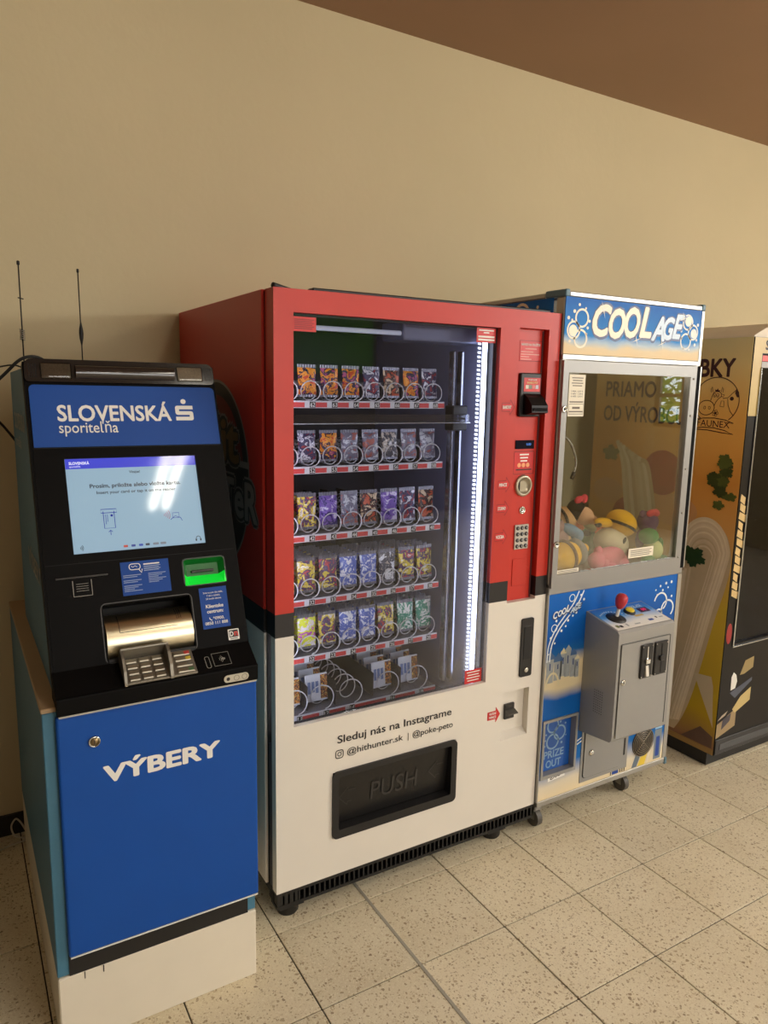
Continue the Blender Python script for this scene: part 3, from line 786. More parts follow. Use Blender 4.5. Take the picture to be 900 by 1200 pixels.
tag(cb, 'thin black antenna lead running left to the wall', 'cable')
cb = B().tube(spline([(-0.60, 0.815, 0.03), (-0.615, 0.83, 0.06), (-0.630, 0.835, 0.075), (-0.645, 0.835, 0.05), (-0.635, 0.82, 0.02), (-0.60, 0.80, 0.010), (-0.66, 0.79, 0.006), (-0.75, 0.76, 0.005), (-0.9, 0.74, 0.005)], 10), 0.003, 8).build('floor_cable', mat('pale_cable', (190, 184, 170), 0.5), None, (-0.65, 0.8, 0.0))
tag(cb, 'pale grey cable looped on the floor against the black skirting', 'cable')

# ============================================================ vending machine
VM = thing('vending_machine', (0.5, 0.4, 0.0), 'red and white glass-fronted vending machine with shelves of foil packs', 'vending machine')
M_RED = mat('red_enamel', (184, 40, 26), 0.42, var=0.03)
M_VWHITE = mat('white_enamel', (222, 216, 205), 0.42, var=0.03)
M_BAND = mat('black_band', (24, 22, 24), 0.4)
M_IN = mat('dark_liner', (58, 58, 66), 0.45, 0.2)
M_INR = mat('mirror_liner', (186, 190, 228), 0.30, 0.1, var=0.03)
VX0, VX1 = -0.008, 1.0
ZB, ZB1 = 0.889, 0.957
# cabinet: left side in three colours, then the rest of the shell
B().box(VX0, 0.03, 0.064, 0.86, ZB1, 1.83, 0.002, 1).build('side_panel', M_RED, VM)
B().box(VX0, 0.03, 0.064, 0.86, ZB, ZB1).build('side_band', M_BAND, VM)
B().box(VX0, 0.03, 0.064, 0.86, 0.10, ZB, 0.002, 1).build('side_panel', M_VWHITE, VM)
B().box(0.0305, 0.9695, 0.064, 0.86, 1.792, 1.83).build('roof', M_RED, VM)
B().box(0.0305, 0.9695, 0.80, 0.86, 0.10, 1.7915).build('back_panel', M_IN, VM)
B().box(0.97, VX1, 0.064, 0.86, ZB1, 1.83).build('side_panel', M_RED, VM)
B().box(0.97, VX1, 0.064, 0.86, 0.10, ZB1 - 0.0005).build('side_panel', M_VWHITE, VM)
# liner of the goods compartment
B().box(0.766, 0.785, 0.066, 0.799, 0.49, 1.79).build('liner_wall', M_INR, VM)
B().box(0.031, 0.034, 0.066, 0.799, 0.49, 1.79).build('liner_wall', M_IN, VM)
B().box(0.0345, 0.7655, 0.795, 0.7995, 0.49, 1.79).build('liner_back', M_IN, VM)
B().box(0.0345, 0.7655, 0.066, 0.7945, 0.48, 0.49).build('liner_floor', M_IN, VM)
B().box(0.0345, 0.7655, 0.066, 0.7945, 1.785, 1.7915).build('liner_top', M_IN, VM)
B().box(0.0, 0.012, 0.058, 0.0645, 0.1, 1.825).build('hinge_gap', mat('gap_black', (10, 9, 9), 0.7), VM)

# door: red upper frame, black band, white lower panel; openings for glass, control column, flap, coin return
G = (0.056, 0.751, 0.615, 1.771)
RC = (0.827, 0.951, 0.879, 1.776)
PF = (0.182, 0.637, 0.224, 0.439)
CRN = (0.826, 0.947, 0.386, 0.561)
dr = B().plate(0.0, VX1, ZB1, 1.83, [G, RC], 0.0, 0.058).build('door_frame', M_RED, VM)
for bx0, bx1 in ((0.0, G[0]), (G[1], RC[0]), (RC[1], VX1)): B().box(bx0, bx1, 0.0, 0.058, ZB, ZB1).build('door_band', M_BAND, VM)
B().plate(0.002, VX1 - 0.002, 0.102, 0.555, [(PF[0] - 0.03, PF[1] + 0.03, PF[2] - 0.02, PF[3] + 0.02), (CRN[0] - 0.02, CRN[1] + 0.02, CRN[2] - 0.02, 0.58)], 0.0305, 0.058).build('door_lining', M_IN, VM)
dw = B().plate(0.0, VX1, 0.10, ZB, [G, RC, PF, CRN], 0.0, 0.030).build('door_panel', M_VWHITE, VM)
# black gasket round the glass and the pane itself
B().plate(G[0], G[1], G[2], G[3], [(G[0] + 0.004, G[1] - 0.012, G[2] + 0.003, G[3] - 0.006)], 0.020, 0.028).build('gasket', BLACK_PLASTIC, VM)
B().box(0.7395, 0.7508, 0.0285, 0.058, G[2] + 0.001, G[3] - 0.001).build('gasket', BLACK_PLASTIC, VM)
pane = B().box(G[0] + 0.001, G[1] - 0.001, 0.0145, 0.0195, G[2] + 0.001, G[3] - 0.001).build('glass_pane', glass_mat('shop_glass', (240, 242, 248), 0.55), VM)

# stickers inside the glass corners
FG = front(0.0144)
def sticker(x0, x1, z0, z1, lines, mt=REDP):
    s = shape('sticker', rect(x0, x1, z0, z1), FG, mt, VM, thick=0.0005)
    f = front(0.0139)
    for (tx, zz, hh) in lines:
        text('lettering', tx, f, (x0 + x1) / 2, zz, WHITE, s, h=hh, align='C', bold=0.01, off=0.0004)
    return s
sa = sticker(0.058, 0.128, 1.724, 1.762, [])
FSA = front(0.0139)
for k in range(6): shape('print_line', rect(0.064, 0.122 - 0.006 * (k % 2), 1.7535 - k * 0.0046, 1.7555 - k * 0.0046), FSA, mat('faint_red_print', (120, 30, 30), 0.5), sa)
sb_ = sticker(0.668, 0.742, 1.724, 1.768, [])
for z0_, x0_, x1_ in ((1.759, 0.676, 0.734), (1.752, 0.694, 0.716)): shape('print_line', rect(x0_, x1_, z0_, z0_ + 0.0035), FSA, WHITE, sb_)
for z0_ in (1.739, 1.730): shape('print_line', rect(0.674, 0.737, z0_, z0_ + 0.0052), FSA, WHITE, sb_)
sc_ = sticker(0.674, 0.743, 0.617, 0.664, [])
for k in range(4): shape('print_line', rect(0.681 + 0.004 * (k % 2), 0.736 - 0.004 * (k % 2), 0.654 - k * 0.0095, 0.6575 - k * 0.0095), FSA, WHITE, sc_)

# control column
M_RED2 = mat('red_column', (188, 42, 29), 0.4, var=0.02)
cp = B().box(RC[0], RC[1] - 0.004, 0.022, 0.050, RC[2], RC[3]).build('control_panel', M_RED2, VM)
FC = front(0.022)
ins = shape('instruction_plate', rect(0.849, 0.938, 1.676, 1.738), FC, REDP, VM, thick=0.0012)
stroke('plate_line', [(0.847, 1.7385), (0.942, 1.7385)], 0.002, FC, mat('dark_red_line', (96, 18, 18), 0.5), cp)
stroke('plate_line', [(0.847, 1.6755), (0.942, 1.6755)], 0.002, FC, MATS['dark_red_line'], cp)
FI = front(0.0208)
text('lettering', 'NÁVOD NA POUŽITIE', FI, 0.8935, 1.7235, WHITE, ins, h=0.0068, w=0.080, align='C', bold=0.02, off=0.0004)
for k, (x0_, x1_) in enumerate(((0.870, 0.918), (0.853, 0.905), (0.853, 0.931), (0.853, 0.888), (0.853, 0.898))):
    shape('print_line', rect(x0_, x1_, 1.7125 - k * 0.0078 - (0.002 if k else 0), 1.7152 - k * 0.0078 - (0.002 if k else 0)), FI, mat('faint_white_print', (226, 170, 160), 0.5), ins)
# banknote reader
br = B().box(0.848, 0.9335, 0.008, 0.0219, 1.4975, 1.637, 0.003, 1).build('note_reader', BLACK_PLASTIC, VM)
B().prism([(0.009, 1.505), (0.009, 1.572), (-0.012, 1.560), (-0.034, 1.535), (-0.036, 1.512), (-0.010, 1.505)], 0.862, 0.930, 'X').build('reader_mouth', mat('reader_black', (14, 14, 15), 0.4, spec=0.2), br)
B().box(0.866, 0.926, -0.0375, -0.030, 1.517, 1.527).build('reader_slot', mat('slot_deep', (4, 4, 4), 0.6, spec=0.1), br)
FR = front(0.008)
bs = shape('reader_sticker', rect(0.861, 0.9305, 1.578, 1.622), FR, REDP, br, thick=0.0006)
text('lettering', 'BANKOVKY', front(0.0074), 0.896, 1.6035, mat('gold_print', (236, 214, 150), 0.5), br, h=0.006, w=0.046, align='C', bold=0.02)
text('lettering', 'PRIJÍMAME', front(0.0074), 0.896, 1.6135, WHITE, br, h=0.004, w=0.036, align='C', bold=0.015)
for k, c in enumerate(((222, 214, 200), (120, 140, 120), (214, 120, 116), (190, 190, 200))):
    shape('note_picture', rect(0.868 + k * 0.0140, 0.8805 + k * 0.0140, 1.587, 1.599), front(0.0074), mat('note_colour_%d' % k, c, 0.5, var=0.3, scale=200), br)
# display, sticker, coin slot, button, keypad, blank cover
dp = B().box(0.848, 0.9285, 0.0185, 0.0219, 1.392, 1.4205, 0.001, 1).build('display', mat('display_black', (10, 12, 30), 0.15), VM)
text('lettering', '0.00', front(0.0185), 0.893, 1.4035, mat('display_blue', (70, 130, 220), 0.4, emit=0.5), dp, h=0.0075, w=0.020, bold=0.01)
cs_ = shape('coin_sticker', rect(0.8475, 0.9305, 1.318, 1.381, 0.003, 2), FC, REDP, VM, thick=0.0006)
stroke('print_frame', rect(0.8455, 0.9325, 1.309, 1.383, 0.003, 2), 0.0018, FC, MATS['dark_red_line'], cp, closed=True)
FCS = front(0.0214)
for k in range(3):
    shape('print_line', rect(0.870 + 0.002 * k, 0.909 - 0.003 * k, 1.371 - k * 0.0105, 1.3755 - k * 0.0105), FCS, WHITE, cs_)
    shape('coin_picture', disc(0.869 + k * 0.0185, 1.3385, 0.0075), FCS, mat('coin_orange', (232, 160, 110), 0.5), cs_)
shape('print_line', rect(0.856, 0.923, 1.3215, 1.3255), FCS, BLACKP, cs_)
ci = B().lathe([(0.0365, 0.0), (0.0365, 0.004), (0.034, 0.008), (0.029, 0.010), (0.0265, 0.008), (0.024, 0.001), (0.0, -0.002)], (0.890, 0.0219, 1.270), (0, -1, 0), 36).build('coin_entry', mat('coin_entry_metal', (176, 168, 148), 0.35, 0.7), VM)
B().cyl((0.872, 0.0195, 1.252), (0.872, 0.0195, 1.288), 0.0035, seg=8).build('coin_slit', mat('slit_dark', (40, 38, 34), 0.5), ci)
bt = B().lathe([(0.013, 0.0), (0.013, 0.003), (0.010, 0.005), (0.0095, 0.003), (0.0, 0.0035)], (0.892, 0.0219, 1.187), (0, -1, 0), 20).build('return_button', CHROME, VM)
kpd = B().box(0.862, 0.922, 0.0165, 0.0219, 1.055, 1.139, 0.0015, 1).build('number_keypad', mat('keypad_silver', (196, 192, 184), 0.35, 0.5), VM)
M_VK = mat('vend_key', (58, 58, 60), 0.35, 0.3)
for j, row in enumerate((('1', '2', '3'), ('4', '5', '6'), ('7', '8', '9'), ('C', '0', 'E'))):
    for i, ch_ in enumerate(row):
        xk, zk = 0.8735 + i * 0.0185, 1.1275 - j * 0.0205
        B().lathe([(0.0068, 0.0), (0.0068, 0.0022), (0.0055, 0.0032), (0.0, 0.0034)], (xk, 0.0166, zk), (0, -1, 0), 14).build('key', M_VK, kpd)
        text('key_digit', ch_, front(0.0131), xk, zk - 0.0025, WHITE, kpd, h=0.005, align='C', bold=0.01, off=0.0003)
B().box(0.9405, 0.9468, 0.0205, 0.0219, RC[2] + 0.002, RC[3] - 0.004).build('panel_gap', mat('panel_gap_dark', (70, 14, 14), 0.6), VM)
B().box(0.8605, 0.9215, 0.0195, 0.0219, 0.928, 1.021, 0.0012, 1).build('blank_cover', M_RED2, VM)

# arrow stickers on the door
def arrow(x0, x1, zc, hh, txt_, fr, m, edge, parent, tw, th):
    mid = x1 - (x1 - x0) * 0.34
    pts = [(x0, zc - hh * 0.52), (mid, zc - hh * 0.52), (mid, zc - hh), (x1, zc), (mid, zc + hh), (mid, zc + hh * 0.52), (x0, zc + hh * 0.52)]
    s = shape('arrow_sticker', pts, fr, m, VM, off=0.0004)
    stroke('arrow_edge', pts, 0.0022, fr, edge, s, closed=True, off=0.0007)
    for k, tx in enumerate(txt_):
        text('lettering', tx, fr, (x0 + mid) / 2 + 0.004, zc - th / 2 + (len(txt_) - 1) * th * 0.8 - k * th * 1.6, WHITE, s, h=th, w=tw, align='C', bold=0.03, off=0.0008)
F0 = front(0.0)
EDG = mat('arrow_edge_red', (120, 22, 22), 0.5)
arrow(0.768, 0.818, 1.528, 0.024, ['BANKOVKY'], F0, REDP, EDG, dr, 0.034, 0.010)
arrow(0.766, 0.816, 1.280, 0.024, ['MINCE'], F0, REDP, EDG, dr, 0.032, 0.010)
arrow(0.765, 0.815, 1.203, 0.024, ['STORNO'], F0, REDP, EDG, dr, 0.032, 0.010)
arrow(0.763, 0.813, 1.109, 0.024, ['VOĽBA'], F0, REDP, EDG, dr, 0.034, 0.010)
arrow(0.766, 0.819, 0.489, 0.027, ['VRÁTENÉ', 'MINCE'], F0, REDP, REDP, dw, 0.030, 0.008)

# door handle with lock
hd = B().prism(rect(0.895, 0.948, 0.606, 0.815, 0.007, 4), -0.006, 0.0, 'Y').build('door_handle', BLACK_PLASTIC, VM)
B().box(0.906, 0.938, -0.0075, -0.006, 0.668, 0.785, 0.0006, 1).build('handle_recess', mat('recess_dark', (9, 9, 9), 0.5), hd)
stroke('handle_seam', [(0.908, 0.788), (0.936, 0.788)], 0.0014, front(-0.006), mat('seam_blue_grey', (60, 64, 72), 0.4), hd)
B().lathe([(0.0095, 0.0), (0.0095, 0.003), (0.006, 0.004), (0.0, 0.004)], (0.923, -0.006, 0.630), (0, -1, 0), 18).build('handle_lock', CHROME, hd)

# coin return bay
cb_ = B().box(CRN[0] - 0.005, CRN[1] + 0.005, 0.026, 0.050, CRN[2] - 0.005, CRN[3] + 0.005).build('coin_bay', M_VWHITE, VM)
B().prism([(0.0258, 0.386), (0.0, 0.386), (0.0258, 0.405)], CRN[0] + 0.001, CRN[1] - 0.001, 'X').build('coin_ledge', M_VWHITE, VM)
cf = B().box(0.857, 0.900, 0.0165, 0.0258, 0.450, 0.506, 0.002, 1).build('coin_flap', mat('coin_flap_black', (34, 33, 32), 0.35), VM)
B().prism([(0.0162, 0.486), (-0.004, 0.478), (-0.004, 0.474), (0.0162, 0.466)], 0.858, 0.899, 'X').build('flap_lip', mat('flap_grey', (88, 86, 82), 0.35, 0.4), cf)

# collection flap
pf = B().ringplate(rect(PF[0] - 0.002, PF[1] + 0.002, PF[2] - 0.002, PF[3] + 0.002, 0.016, 5), rect(PF[0] + 0.018, PF[1] - 0.020, PF[2] + 0.026, PF[3] - 0.016, 0.006, 5), -0.007, 0.050).build('flap_frame', BLACK_PLASTIC, VM)
b = B(); xa_, xb_ = PF[0] + 0.019, PF[1] - 0.021
b.prism([(0.008, PF[3] - 0.018), (0.013, PF[3] - 0.018), (0.033, PF[2] + 0.028), (0.028, PF[2] + 0.028)], xa_, xb_, 'X')
fp = b.build('push_flap', mat('flap_black', (20, 19, 19), 0.36, var=0.02), VM)
fu = Vector((0, 0.020, -(PF[3] - PF[2] - 0.046))).normalized()
FP = Frame((0, 0.008, PF[3] - 0.018), (1, 0, 0), -fu)
M_EMB = mat('embossed_black', (50, 48, 47), 0.35)
text('lettering', 'PUSH', FP, 0.410, -0.118, M_EMB, fp, h=0.062, w=0.172, align='C', bold=-0.004, off=0.0022)
for sgn, x in ((-1, 0.244), (1, 0.574)):
    q = [(0.024, 0.030), (-0.002, 0.030), (-0.002, 0.042), (-0.032, 0.010), (-0.002, -0.022), (-0.002, -0.010), (0.012, -0.010)]
    stroke('embossed_arrow', [(x + a, -0.090 + c) for a, c in q], 0.004, FP, M_EMB, fp, off=0.002)

# lettering on the white panel
text('lettering', 'Sleduj nás na Instagrame', F0, 0.196, 0.531, BLACKP, dw, h=0.0235, w=0.418, bold=0.014)
text('lettering', '@hithunter.sk', F0, 0.229, 0.487, BLACKP, dw, h=0.0195, w=0.199, bold=0.008)
text('lettering', '|', F0, 0.446, 0.487, BLACKP, dw, h=0.0195)
text('lettering', '@poke-peto', F0, 0.464, 0.487, BLACKP, dw, h=0.0195, w=0.157, bold=0.008)
stroke('camera_icon', rect(0.191, 0.216, 0.483, 0.508, 0.007, 4), 0.003, F0, BLACKP, dw, closed=True)
stroke('camera_icon', disc(0.2035, 0.4955, 0.006), 0.0026, F0, BLACKP, dw, closed=True)
shape('camera_icon', disc(0.2105, 0.5025, 0.0015, seg=8), F0, BLACKP, dw)

# grille and feet
gr = B().box(0.002, 0.998, 0.002, 0.05, 0.088, 0.0995).box(0.002, 0.998, 0.002, 0.05, 0.046, 0.056)
nsl = 58
for k in range(nsl + 1):
    wd = 0.0052
    xk = 0.004 + (0.99 - wd) * k / nsl
    gr.box(xk - (0.05 if k == 0 else 0) * 0, xk + wd + (0.06 if k in (0,) else 0), 0.003, 0.03, 0.056, 0.088)
gr.build('vent_grille', mat('grille_black', (20, 19, 18), 0.5), VM)
B().box(0.002, 0.998, 0.030, 0.05, 0.056, 0.088).build('grille_back', mat('grille_deep', (7, 7, 7), 0.7), VM)
B().box(0.01, 0.99, 0.055, 0.85, 0.06, 0.0995).build('underframe', MATS['grille_black'], VM)
for x, y in ((0.055, 0.045), (0.845, 0.045), (0.055, 0.80), (0.845, 0.80)):
    B().box(x - 0.040, x + 0.040, y - 0.030, y + 0.05, 0.030, 0.058).lathe([(0.030, 0.0), (0.034, 0.006), (0.034, 0.034)], (x, y + 0.005, 0.0), seg=20).build('foot', MATS['grille_black'], VM)
# strips lying on the roof edge
B().tube([(0.012, 0.03, 1.838), (0.05, 0.05, 1.836), (0.11, 0.09, 1.834)], [0.008, 0.006, 0.004], 8).build('roof_cord', BLACK_PLASTIC, VM)
B().box(0.12, 0.97, 0.018, 0.055, 1.8302, 1.840, 0.003, 1).build('roof_strip', BLACK_PLASTIC, VM)

# emblem on the red side, half hidden by the cash machine
FV = leftside(VX0)
sidep = [o for o in VM.children if o.name.startswith('side_panel')][0]
M_EB = mat('emblem_black', (20, 18, 20), 0.4); M_EG = mat('emblem_grey', (138, 134, 130), 0.4); M_ED = mat('emblem_brown', (128, 98, 54), 0.4)
shape('emblem_disc', disc(-0.455, 1.305, 0.285, seg=48), FV, M_EB, sidep, 0.0004)
stroke('emblem_ring', disc(-0.455, 1.305, 0.288, seg=48), 0.008, FV, M_EG, sidep, 0.0008, closed=True)
shape('emblem_face', [(-0.455 + (x + 0.455) * 0.86, 1.305 + (z - 1.305) * 0.86) for x, z in arc(-0.455, 1.305, 0.285, 12, 168, 30)], FV, mat('emblem_dark_red', (120, 24, 22), 0.4), sidep, 0.0008)
def outlined(s, a, z, h, wd, m, slope=0.0, bold=0.03):
    text('lettering_outline', s, FV, a - 0.004, z, M_EG, sidep, h=h * 1.02, w=wd + 0.02, bold=bold + 0.085, off=0.0012, slope=slope)
    text('lettering_outline', s, FV, a, z, M_EB, sidep, h=h, w=wd + 0.010, bold=bold + 0.06, off=0.0016, slope=slope)
    text('lettering', s, FV, a + 0.004, z, m, sidep, h=h, w=wd, bold=bold, off=0.0020, slope=slope)
outlined('Hit', -0.62, 1.355, 0.125, 0.37, M_ED, 0.0)
outlined('HUNTeR', -0.78, 1.195, 0.105, 0.675, M_EG, 0.0)
shape('emblem_bar', rect(-0.262, -0.165, 1.343, 1.362), FV, M_EG, sidep, 0.0012)

# lighting and lift inside
B().box(0.44, 0.745, 0.07, 0.20, 1.722, 1.778, 0.006, 2).build('light_box', mat('light_box_grey', (120, 124, 150), 0.3, 0.3), VM)
B().cyl((0.06, 0.085, 1.742), (0.438, 0.085, 1.742), 0.007, seg=12).build('light_tube', mat('dim_tube', (200, 205, 220), 0.3, emit=0.25), VM)
B().box(0.7180, 0.7320, 0.040, 0.047, 0.600, 1.730).build('led_or_fill_bar', mat('led_white', (235, 240, 255), 0.4, emit=LED_EMISSION, ecol=(226, 234, 255), var=0), VM)
B().box(0.036, 0.046, 0.070, 0.080, 0.600, 1.740).build('led_or_fill_bar', mat('hidden_fill_white', (235, 240, 255), 0.4, emit=22.0, ecol=(232, 238, 255), var=0), VM)  # added light bar, out of view behind the left stile, brightens the packs
lb_ = B()
for k in range(84):
    z = 0.606 + k * 0.0134
    lb_.prism([(0.041, z), (0.046, z + 0.0015), (0.046, z + 0.0075), (0.041, z + 0.006)], 0.6985, 0.7085, 'X')
o = lb_.build('led_chips', mat('led_chip', (250, 252, 255), 0.4, emit=LED_EMISSION * 0.3, ecol=(240, 245, 255), var=0), VM); o['kind'] = 'stuff'
for x in (0.646, 0.678):
    B().box(x, x + 0.012, 0.100, 0.125, 0.60, 1.70, 0.003, 1).build('lift_rail', mat('lift_rail_metal', (150, 152, 165), 0.22, 0.9), VM)
B().box(0.045, 0.700, 0.078, 0.082, 1.478, 1.502).build('lift_bar', glass_mat('clear_acrylic', (200, 205, 220), 2.2), VM)
B().box(0.045, 0.705, 0.0775, 0.084, 1.4745, 1.4775).build('lift_edge', mat('lift_edge_metal', (170, 172, 180), 0.25, 0.8), VM)
B().box(0.640, 0.70, 0.085, 0.13, 1.45, 1.53, 0.004, 1).build('lift_carriage', BLACK_PLASTIC, VM)

# trays with spirals, red and white number rail
M_TRAY = mat('tray_grey', (112, 112, 120), 0.4, 0.4)
M_RAIL = mat('rail_white', (214, 214, 220), 0.4)
M_RSEG = mat('rail_red', (206, 62, 62), 0.4)
M_DIV = mat('divider_dark', (48, 47, 50), 0.45, 0.3)
M_COIL = mat('coil_white', (215, 215, 220), 0.3, 0.3)
ROWS = [(6, 1.529), (5, 1.339), (4, 1.137), (3, 0.941), (2, 0.763), (1, 0.577)]
CX = lambda k: 0.093 + 0.0713 * (k - 1)            # column centre for slot 1..8
TY = 0.115
def coil_mesh(r, length, turns):
    n = int(turns * 20)
    return B().tube([(r * math.sin(2 * math.pi * turns * i / n), length * i / n, -r * math.cos(2 * math.pi * turns * i / n)) for i in range(n + 1)], 0.0019, 5)
coil0 = coil_mesh(0.0275, 0.39, 13).build('coil', M_COIL)
coil1 = coil_mesh(0.034, 0.40, 8).build('coil', M_COIL)
used = {'a': False, 'b': False}
def put_coil(proto, key, parent, x, y, z, rot):
    o = proto if not used[key] else copy_of(proto)
    used[key] = True
    o.parent = parent
    o.location = Vector((x, y, z)) - ORG[parent.name]
    o.rotation_euler = (0, rot, 0)
for r, z in ROWS:
    zt = z + 0.010
    tr_ = B().box(0.040, 0.628, TY + 0.003, 0.74, zt - 0.004, zt).build('shelf_tray', M_TRAY, VM)
    B().box(0.040, 0.628, TY, TY + 0.003, z - 0.010, z + 0.0115, 0.001, 1).build('number_rail', M_RAIL, tr_)
    FT = front(TY)
    slots = range(1, 9) if r > 1 else (1, 2, 4, 6, 8)
    xs_ = {k: CX(k) for k in range(1, 9)} if r > 1 else {1: 0.124, 2: 0.215, 4: 0.306, 6: 0.456, 8: 0.569}
    lab = {k: (0.0713 * (k - 1) + 0.093) for k in range(1, 9)} if r > 1 else xs_
    prev_end = 0.041
    for k in slots:
        xl = lab[k]
        if xl - 0.024 > prev_end + 0.004:
            shape('red_segment', rect(prev_end, xl - 0.024, z - 0.0075, z + 0.0065), FT, M_RSEG, tr_, 0.0005)
        shape('slot_tag', rect(xl - 0.008, xl + 0.010, z - 0.0085, z + 0.0085), FT, mat('tag_black', (18, 17, 18), 0.5), tr_, 0.0007)
        text('slot_number', '%d%d' % (r, k), FT, xl + 0.001, z - 0.006, WHITE, tr_, h=0.012, w=0.0145, align='C', bold=0.015, off=0.0012)
        prev_end = xl + 0.011
    shape('red_segment', rect(prev_end, 0.627, z - 0.0075, z + 0.0065), FT, M_RSEG, tr_, 0.0005)
    if r > 1:
        for k in range(1, 9):
            B().box(CX(k) - 0.0362, CX(k) - 0.0350, TY + 0.03, 0.73, zt, zt + 0.045).build('divider', M_DIV, tr_)
            put_coil(coil0, 'a', tr_, CX(k) + 0.004, TY + 0.004, zt + 0.0300, 0.0)
    else:
        for x in (0.160, 0.258, 0.395, 0.500):
            B().box(x - 0.0008, x + 0.0008, TY + 0.02, 0.73, zt, zt + 0.080).build('divider', M_DIV, tr_)
        for k in slots:
            put_coil(coil1, 'b', tr_, xs_[k] + (0.012 if k == 4 else 0), TY + 0.004, zt + 0.0365, 0.0)

# ============================================================ foil packs in the vending machine
FOIL = {
 'fire': (foil_mat('foil_fire', [(58, 40, 110), (200, 70, 30), (232, 150, 40), (40, 34, 70), (170, 60, 120), (236, 216, 90)]), 'orange, gold and violet'),
 'dusk': (foil_mat('foil_dusk', [(40, 36, 56), (214, 214, 226), (60, 54, 90), (150, 40, 50), (226, 226, 236)]), 'dark grey and white'),
 'ice': (foil_mat('foil_ice', [(60, 76, 150), (214, 222, 240), (92, 112, 196), (236, 240, 248), (120, 130, 170)]), 'blue and silver'),
 'mono': (foil_mat('foil_mono', [(74, 72, 84), (200, 204, 216), (120, 118, 140), (166, 90, 80), (222, 224, 232)]), 'grey and silver'),
 'many': (foil_mat('foil_many', [(110, 100, 70), (238, 234, 224), (226, 204, 70), (90, 70, 110), (190, 70, 80), (244, 242, 236)]), 'white, yellow and red'),
 'green': (foil_mat('foil_green', [(40, 110, 92), (220, 232, 228), (70, 150, 126), (240, 244, 242), (150, 190, 110)]), 'green and silver'),
 'purple': (foil_mat('foil_purple', [(80, 56, 150), (206, 200, 230), (120, 90, 180), (50, 40, 110), (232, 226, 240)]), 'purple and silver'),
 'neon': (foil_mat('foil_neon', [(110, 70, 170), (238, 228, 240), (230, 236, 50), (200, 90, 190), (60, 80, 170)]), 'neon yellow and violet'),
 'rust': (foil_mat('foil_rust', [(110, 44, 36), (196, 90, 60), (60, 40, 44), (214, 190, 160), (150, 60, 50)]), 'rust red and brown'),
 'steel': (foil_mat('foil_steel', [(120, 120, 130), (228, 230, 236), (70, 70, 84), (190, 180, 170), (244, 244, 248)]), 'silver and white'),
}
M_CRIMP = mat('foil_crimp', (128, 128, 140), 0.3, 0.6, var=0.2, scale=120)
PW, PH, PT = 0.0300, 0.108, 0.0055
def pack_body():
    b = B(); nx, nz = 8, 9; rows = []
    for side in (-1, 1):
        vs = []
        for j in range(nz + 1):
            t = j / nz; z = 0.008 + t * (PH - 0.018)
            e = math.sin(math.pi * min(1, max(0, t))) ** 0.5
            for i in range(nx + 1):
                u = i / nx * 2 - 1
                wv = PW * (0.97 + 0.03 * math.sin(t * 9))
                vs.append((u * wv, side * PT * e * (1 - u * u) ** 0.5 + 0.0004 * side, z))
        fs = []
        for j in range(nz):
            for i in range(nx):
                a = j * (nx + 1) + i; q = [a, a + 1, a + nx + 2, a + nx + 1]
                fs.append(q if side < 0 else q[::-1])
        b.add(vs, fs, True)
    return b
def crimp(z0, z1):
    b = B(); n = 14; vs = []; fs = []
    for side in (-1, 1):
        k = len(vs)
        for i in range(n + 1):
            x = (i / n * 2 - 1) * PW * 1.02; d = 0.0007 * (1 if i % 2 else -1)
            vs += [(x, d + side * 0.0003, z0), (x, d + side * 0.0003, z1 + (0.0012 if (i % 2 and z0 > 0.05) else 0))]
        for i in range(n): fs.append([k + 2 * i, k + 2 * i + 2, k + 2 * i + 3, k + 2 * i + 1])
    return b.add(vs, fs)
body_me = pack_body().build('pack_body', FOIL['fire'][0]); top_me = crimp(PH - 0.0105, PH).build('top_seal', M_CRIMP); bot_me = crimp(0.0, 0.0085).build('bottom_seal', M_CRIMP)
meshes = {}
for k, (m, d) in FOIL.items():
    me = body_me.data.copy(); me.materials.clear(); me.materials.append(m); meshes[k] = me
proto = (body_me, top_me, bot_me)
ROWNAME = {6: 'top', 5: 'second', 4: 'third', 3: 'fourth', 2: 'fifth'}
def pack(kind, x, y, z, label, group, lean, yaw=0.0):
    t = thing('foil_pack', (x, y, z), label, 'foil pack', group)
    t.rotation_euler = (lean, 0, yaw)
    if z > 1.3: t.scale = (0.96, 1.0, 0.86)          # the two top shelves hold a shorter size
    for i, p in enumerate(proto):
        o = p.copy(); COL.objects.link(o); o.parent = t
        if i == 0: o.data = meshes[kind]
ORD = ['', 'first', 'second', 'third', 'fourth', 'fifth', 'sixth', 'seventh', 'eighth']
STOCK = {
 6: (['fire', 'fire', 'fire', 'fire', 'dusk', 'rust', 'fire', 'dusk'], [1] * 8),
 5: (['dusk', 'dusk', 'fire', 'mono', 'mono', 'steel', 'mono', 'mono'], [1] * 8),
 4: (['many', 'many', 'purple', 'mono', 'rust', 'purple', 'dusk', 'rust'], [3, 2, 1, 1, 1, 1, 1, 1]),
 3: (['many', 'many', 'many', 'ice', 'ice', 'steel', 'many', 'many'], [6, 6, 6, 5, 5, 5, 5, 4]),
 2: (['neon', 'neon', 'many', 'ice', 'ice', 'many', 'green', 'green'], [6, 6, 6, 7, 7, 7, 6, 6]),
}
